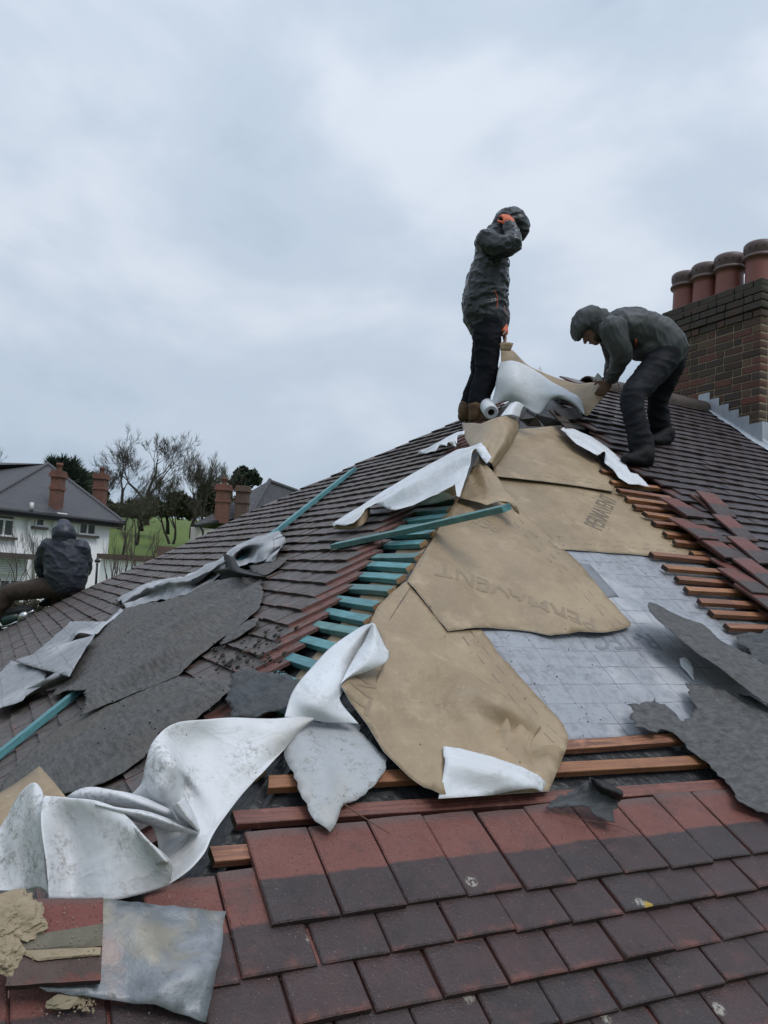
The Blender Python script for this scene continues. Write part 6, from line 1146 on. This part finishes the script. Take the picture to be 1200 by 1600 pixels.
# --- second house behind the hip end
E0 = dep(303, 821, 29.0); E1 = dep(470, 826, 34.0); E1[2] = E0[2]; w3 = Wall(E0, E1); h2 = empty('rendered_house', (E0[0], E0[1], 1.5), 'grey roofed cream house with two brick chimneys, mostly hidden by the hip end', 'house')
A2 = dep(421, 752, 34.5); A3 = dep(520, 764, 42.0); A3[2] = A2[2]-0.1; E2 = E1+(E1-E0)*1.2; C0 = dep(306, 816, 39.0); C0[2] = E0[2]
HB_ = dep(391, 806, 32.0)
poly3('roof', [[E0, HB_, A2], [HB_, E2, A3, A2], [C0, E0, A2], [E2-w3.n*9, C0, A2, A3]], 'roof_grey', h2, 0.07)
m = MB(); k = 22
for i in range(k): p = HB_+(A2-HB_)*(i+0.5)/k; d_ = nrm(A2-HB_); m.tube([p-d_*0.14, p+d_*0.16+np.array([0, 0, 0.03])], [0.10, 0.08], 7)
m.tube([A2, A3], 0.10, 8); m.build('hip_tiles', ['roof_slate'], h2)
m = MB(); q = w3.d*0.35-w3.n*0.35; wallbox(E0+q, E1+q, 1.5, E0[2]-0.03); sd_ = nrm(C0-E0); wallbox(E0+q+sd_*0.13, C0+q, 1.5, E0[2]-0.03); m.build('wall', ['cream'], h2)
m = MB(); m.tube([E0+w3.n*0.05, HB_+w3.n*0.05], 0.06, 8); m.tube([dep(313, 824, 29.2), dep(317, 829, 29.3), dep(317, 845, 29.3)], 0.04, 8); m.build('gutter', ['gutter_black'], h2)
stack_small(348, h2, 30.4, 'brick_red', 0.24, 0.24, 766, 818, 1); stack_small(378, h2, 31.0, 'brick_brown', 0.24, 0.24, 768, 818, 0)
# --- vent pipe in front of the white house
m = MB(); m.tube([dep(149, 925, 15), dep(152, 880, 15)], 0.022, 8); p = dep(152.3, 877, 15); m.lathe(p-np.array([0, 0, .03]), [(0.022, 0), (0.05, 0.01), (0.055, 0.05), (0.03, 0.07), (0.03, 0.09), (0.005, 0.1)], 10); b_ = dep(149, 925, 15); m.tube([b_, (b_[0], b_[1], 0.4)], 0.022, 8)
props(m.build('vent_pipe', ['gutter_black'], None, True), 'thin black vent pipe with a cap in front of the white wall', 'pipe')

# --- bare trees
MAT['bark'] = plain('dark_bark', (0.026, 0.022, 0.019), 0.9, 0.4, 3); MAT['twigs'] = plain('bare_twigs', (0.034, 0.028, 0.024), 0.9, 0.3, 3); MAT['twigs_green'] = plain('mossy_twigs', (0.046, 0.043, 0.028), 0.9, 0.3, 3); MAT['stem'] = plain('sapling_bark', (0.065, 0.05, 0.04), 0.9, 0.3, 3)
def bare_tree(px, py_base, py_top, z, label, seed, spread=0.62, levels=6, trunks=1, name='bare_tree', cat='tree', group=None, fork=0.3, mats=('bark', 'twigs'), r0=None, dense=3, lean=0.0, upness=0.18, thin=1.0):
    rg = np.random.default_rng(seed); base = dep(px, py_base, z); top = dep(px, py_top, z); H = top[2]-base[2]; base = np.array([base[0], base[1], min(base[2], ground_z(base[0], base[1])+0.0 if z > 18 else base[2])]) if False else base
    t = empty(name, base, label, cat, group); tr, cw = MB(), MB(); r0 = r0 or H*0.028
    def grow(p, d, L, r, lv):
        n = 4 if lv < 2 else 3; P = [p]; dd = d
        for i in range(n): dd = nrm(dd+rg.normal(0, 0.13, 3)+np.array([0, 0, upness*0.35])); P.append(P[-1]+dd*L/n)
        R = [r*(1-0.42*i/n) for i in range(n+1)]; (tr if lv < 2 else cw).tube(P, R, 7 if lv < 2 else (4 if lv < 4 else 3), cap=False)
        if lv >= levels: return
        k = dense if lv < levels-1 else dense+(3 if z > 70 else 1)
        for j in range(k):
            f = 1.0 if j == 0 else rg.uniform(0.35 if lv else fork*1.6, 1.0); q = min(n-1, int(f*n)); pp = P[q]+(P[q+1]-P[q])*(f*n-q) if f < 1 else P[-1]; a = rg.normal(0, 1, 3); a = nrm(a-dd*(a @ dd))
            sp = spread*(0.45 if j == 0 else 1.0)*rg.uniform(0.75, 1.25); nd = nrm(dd+a*sp+np.array([0, 0, upness])); grow(pp, nd, L*rg.uniform(0.62, 0.82), max(R[q]*(0.72 if j == 0 else 0.55), H*0.0015*thin), lv+1)
    for k in range(trunks):
        a = rg.uniform(0, 6.28); d0 = nrm(np.array([0.22*math.cos(a), 0.22*math.sin(a), 1.0])*(1 if trunks > 1 else 1)+RT*lean) if trunks > 1 else nrm(np.array([0, 0, 1.0])+RT*lean)
        grow(base+(np.array([math.cos(a), math.sin(a), 0])*r0*1.5 if trunks > 1 else 0), d0, H*0.34, r0, 0)
    # scale so that the crown really reaches the height seen
    zz = max(v[:, 2].max() for v in cw.V); s_ = H/(zz-base[2])
    for mb in (tr, cw): mb.V = [base+(v-base)*s_ for v in mb.V]
    tr.build('trunk', [mats[0]], t, True); cw.build('crown', [mats[1]], t); return t
GTR = 'bare winter trees on the bank'
bare_tree(178, 822, 682, 78, 'tall bare tree with a round crown, left of the pair on the hill', 1, 0.75, 6, fork=0.4, group=GTR)
bare_tree(229, 826, 664, 76, 'tallest bare tree with a wide spreading crown on the hill', 5, 0.85, 6, fork=0.3, group=GTR, r0=0.34)
bare_tree(300, 842, 694, 58, 'dense many-stemmed bare tree between the tallest tree and the grey roofed house', 9, 0.55, 6, trunks=3, group=GTR, mats=('bark', 'twigs_green'), r0=0.12)
bare_tree(338, 840, 704, 62, 'finely twigged bare tree behind the chimneys of the grey roofed house', 13, 0.5, 6, trunks=2, group=GTR, mats=('bark', 'twigs_green'), r0=0.12)
bare_tree(268, 850, 722, 54, 'low mossy bare tree in front of the tallest tree', 17, 0.6, 6, trunks=2, group=GTR, mats=('bark', 'twigs_green'), r0=0.11)
bare_tree(188, 880, 762, 42, 'small bare tree standing on the grass just right of the white house', 21, 0.62, 6, fork=0.6, group=GTR, mats=('bark', 'twigs_green'), r0=0.10)
bare_tree(316, 858, 770, 44, 'leaning bare tree at the right end of the grass', 25, 0.6, 5, group=GTR, lean=-0.35, mats=('bark', 'twigs_green'), r0=0.09)
bare_tree(148, 820, 718, 84, 'pale bare tree rising behind the far chimney of the white house', 29, 0.55, 6, trunks=2, group=GTR, r0=0.12)
bare_tree(212, 852, 765, 56, 'low twiggy bare tree before the dark undergrowth at the foot of the hill trees', 41, 0.6, 6, trunks=3, group=GTR, mats=('bark', 'twigs_green'), r0=0.07, thin=0.9)
bare_tree(-4, 790, 690, 60, 'bare tree top just showing at the left edge above the roof', 33, 0.6, 5, group=GTR, r0=0.14)
GSA = 'bare saplings in front of the white wall'
for i, (px, pb, pt, z, lb) in enumerate([(12, 960, 806, 17, 'bare sapling at the left edge before the arched window'), (34, 960, 822, 18, 'bare sapling in front of the slatted screen'), (58, 955, 812, 17.5, 'bare sapling reaching up beside the small window'), (170, 925, 826, 18, 'bare sapling left of the black pipe under the two-pane window') , (196, 915, 812, 19, 'bare sapling against the white outbuilding, nearest the house corner'), (214, 910, 806, 18.5, 'tall bare sapling in the middle of the white outbuilding'), (232, 900, 818, 19, 'bare sapling at the right end of the white outbuilding'), (182, 925, 850, 16, 'low bare sapling right of the black pipe')]):
    bare_tree(px, pb, pt, z, lb, 50+i, 0.42, 4, trunks=3, name='bare_sapling', cat='sapling', group=GSA, mats=('stem', 'stem'), r0=0.022, dense=2, upness=0.3, thin=1.1)
# --- evergreens: many small leaf faces through an uneven volume
def mat_leaf(name, a, c_):
    b = NB(name); r = b.island(); c = b.mix(r, a, c_); return b.done(c, 0.75, spec=0.25)
MAT['pine'] = mat_leaf('pine_foliage', (0.012, 0.022, 0.014), (0.034, 0.050, 0.03)); MAT['ivy'] = mat_leaf('dark_ivy_foliage', (0.03, 0.036, 0.02), (0.085, 0.088, 0.05)); MAT['scrub'] = mat_leaf('brown_scrub', (0.03, 0.026, 0.018), (0.065, 0.055, 0.036))
def evergreen(px, py_base, z, lumps, label, seed, mat='pine', n=2600, size=0.22, name='evergreen_tree', cat='tree', group=None, spiky=0.0):
    rg = np.random.default_rng(seed); base = dep(px, py_base, z); t = empty(name, base, label, cat, group); m = MB(); k_ = z/F_PX
    tot = sum(w_*h_ for (_, _, w_, h_) in lumps); top = None
    for (x, y, rw, rh) in lumps:
        cnt = int(n*rw*rh/tot); c = dep(x, y, z)
        for i in range(cnt):
            v = nrm(rg.normal(0, 1, 3))*rg.uniform(0.35, 1.0)**0.45; v = v*(1+0.6*nz(v, 2.2, seed+x*0.1)+0.5*nz(v, 6, seed)); p = c+RT*v[0]*rw*k_+np.array([0, 0, 1.0])*v[2]*rh*k_+FW*v[1]*rw*k_
            a = nrm(rg.normal(0, 1, 3)); b2 = nrm(np.cross(a, rg.normal(0, 1, 3))); s_ = size*rg.uniform(0.5, 1.2)
            if spiky: a = nrm(v+np.array([0, 0, 0.5])+rg.normal(0, .3, 3)); m.add([p-b2*s_*0.18, p+b2*s_*0.18, p+a*s_*1.8], [(0, 1, 2)])
            else: m.add([p-a*s_*0.5-b2*s_*0.25, p+a*s_*0.5-b2*s_*0.32, p+a*s_*0.45+b2*s_*0.3, p-a*s_*0.4+b2*s_*0.28], [(0, 1, 2, 3)])
    m.build('crown', [mat], t); tr = MB(); q = dep(lumps[0][0], lumps[0][1], z); tr.tube([base, (base+q)/2+RT*0.1, q], [0.16, 0.12, 0.05], 7); tr.build('trunk', ['bark'], t, True); return t
GE = 'dark evergreens behind the houses'
evergreen(100, 800, 46, [(92, 742, 16, 18), (112, 748, 18, 16), (84, 730, 8, 9), (108, 733, 8, 8), (125, 756, 12, 14), (80, 724, 5, 6), (97, 722, 4, 6), (116, 726, 5, 6)], 'dark spiky evergreen rising behind the white house roof', 1, 'pine', 5200, 0.26, group=GE, spiky=1)
evergreen(135, 810, 50, [(138, 766, 16, 24), (128, 750, 10, 12), (150, 778, 14, 22), (120, 770, 14, 20)], 'brown-green bushy evergreen between the two chimneys of the white house', 3, 'ivy', 7560, 0.24, group=GE)
evergreen(222, 830, 66, [(214, 796, 16, 13), (236, 790, 14, 12), (226, 800, 22, 8), (203, 792, 9, 10)], 'dark ivy mass at the foot of the tallest bare tree', 5, 'ivy', 7560, 0.24, group=GE)
evergreen(262, 835, 60, [(258, 797, 20, 10), (282, 788, 18, 17), (246, 792, 11, 9), (302, 796, 15, 13), (272, 778, 9, 9)], 'dark shrub mass behind the grass, right of the tallest bare tree', 7, 'ivy', 9360, 0.24, group=GE)
evergreen(384, 800, 64, [(384, 748, 15, 14), (396, 742, 8, 8), (374, 742, 9, 10), (402, 752, 7, 6), (368, 755, 10, 10), (380, 734, 6, 6)], 'dark round evergreen just left of the grey roof ridge', 9, 'pine', 3600, 0.26, group=GE)
evergreen(335, 830, 60, [(332, 788, 18, 22), (320, 774, 11, 15), (350, 788, 14, 20)], 'dark ivy-clad thicket behind the chimneys of the grey roofed house', 11, 'ivy', 6480, 0.24, group=GE)
evergreen(185, 835, 70, [(182, 797, 13, 10), (168, 794, 9, 12), (195, 800, 13, 8)], 'dark undergrowth below the left bare tree on the hill', 15, 'ivy', 4680, 0.24, group=GE)
GH = 'brown scrub below the seated person'
evergreen(30, 985, 15, [(20, 955, 26, 14), (52, 950, 22, 12), (5, 945, 20, 14), (75, 958, 18, 10)], 'brown scrubby hedge showing under the seated person\'s leg', 21, 'scrub', 3000, 0.05, name='hedge', cat='hedge')
for o in SC.objects:
    if o.parent is None and 'category' in o and 'kind' not in o: o['kind'] = 'thing'
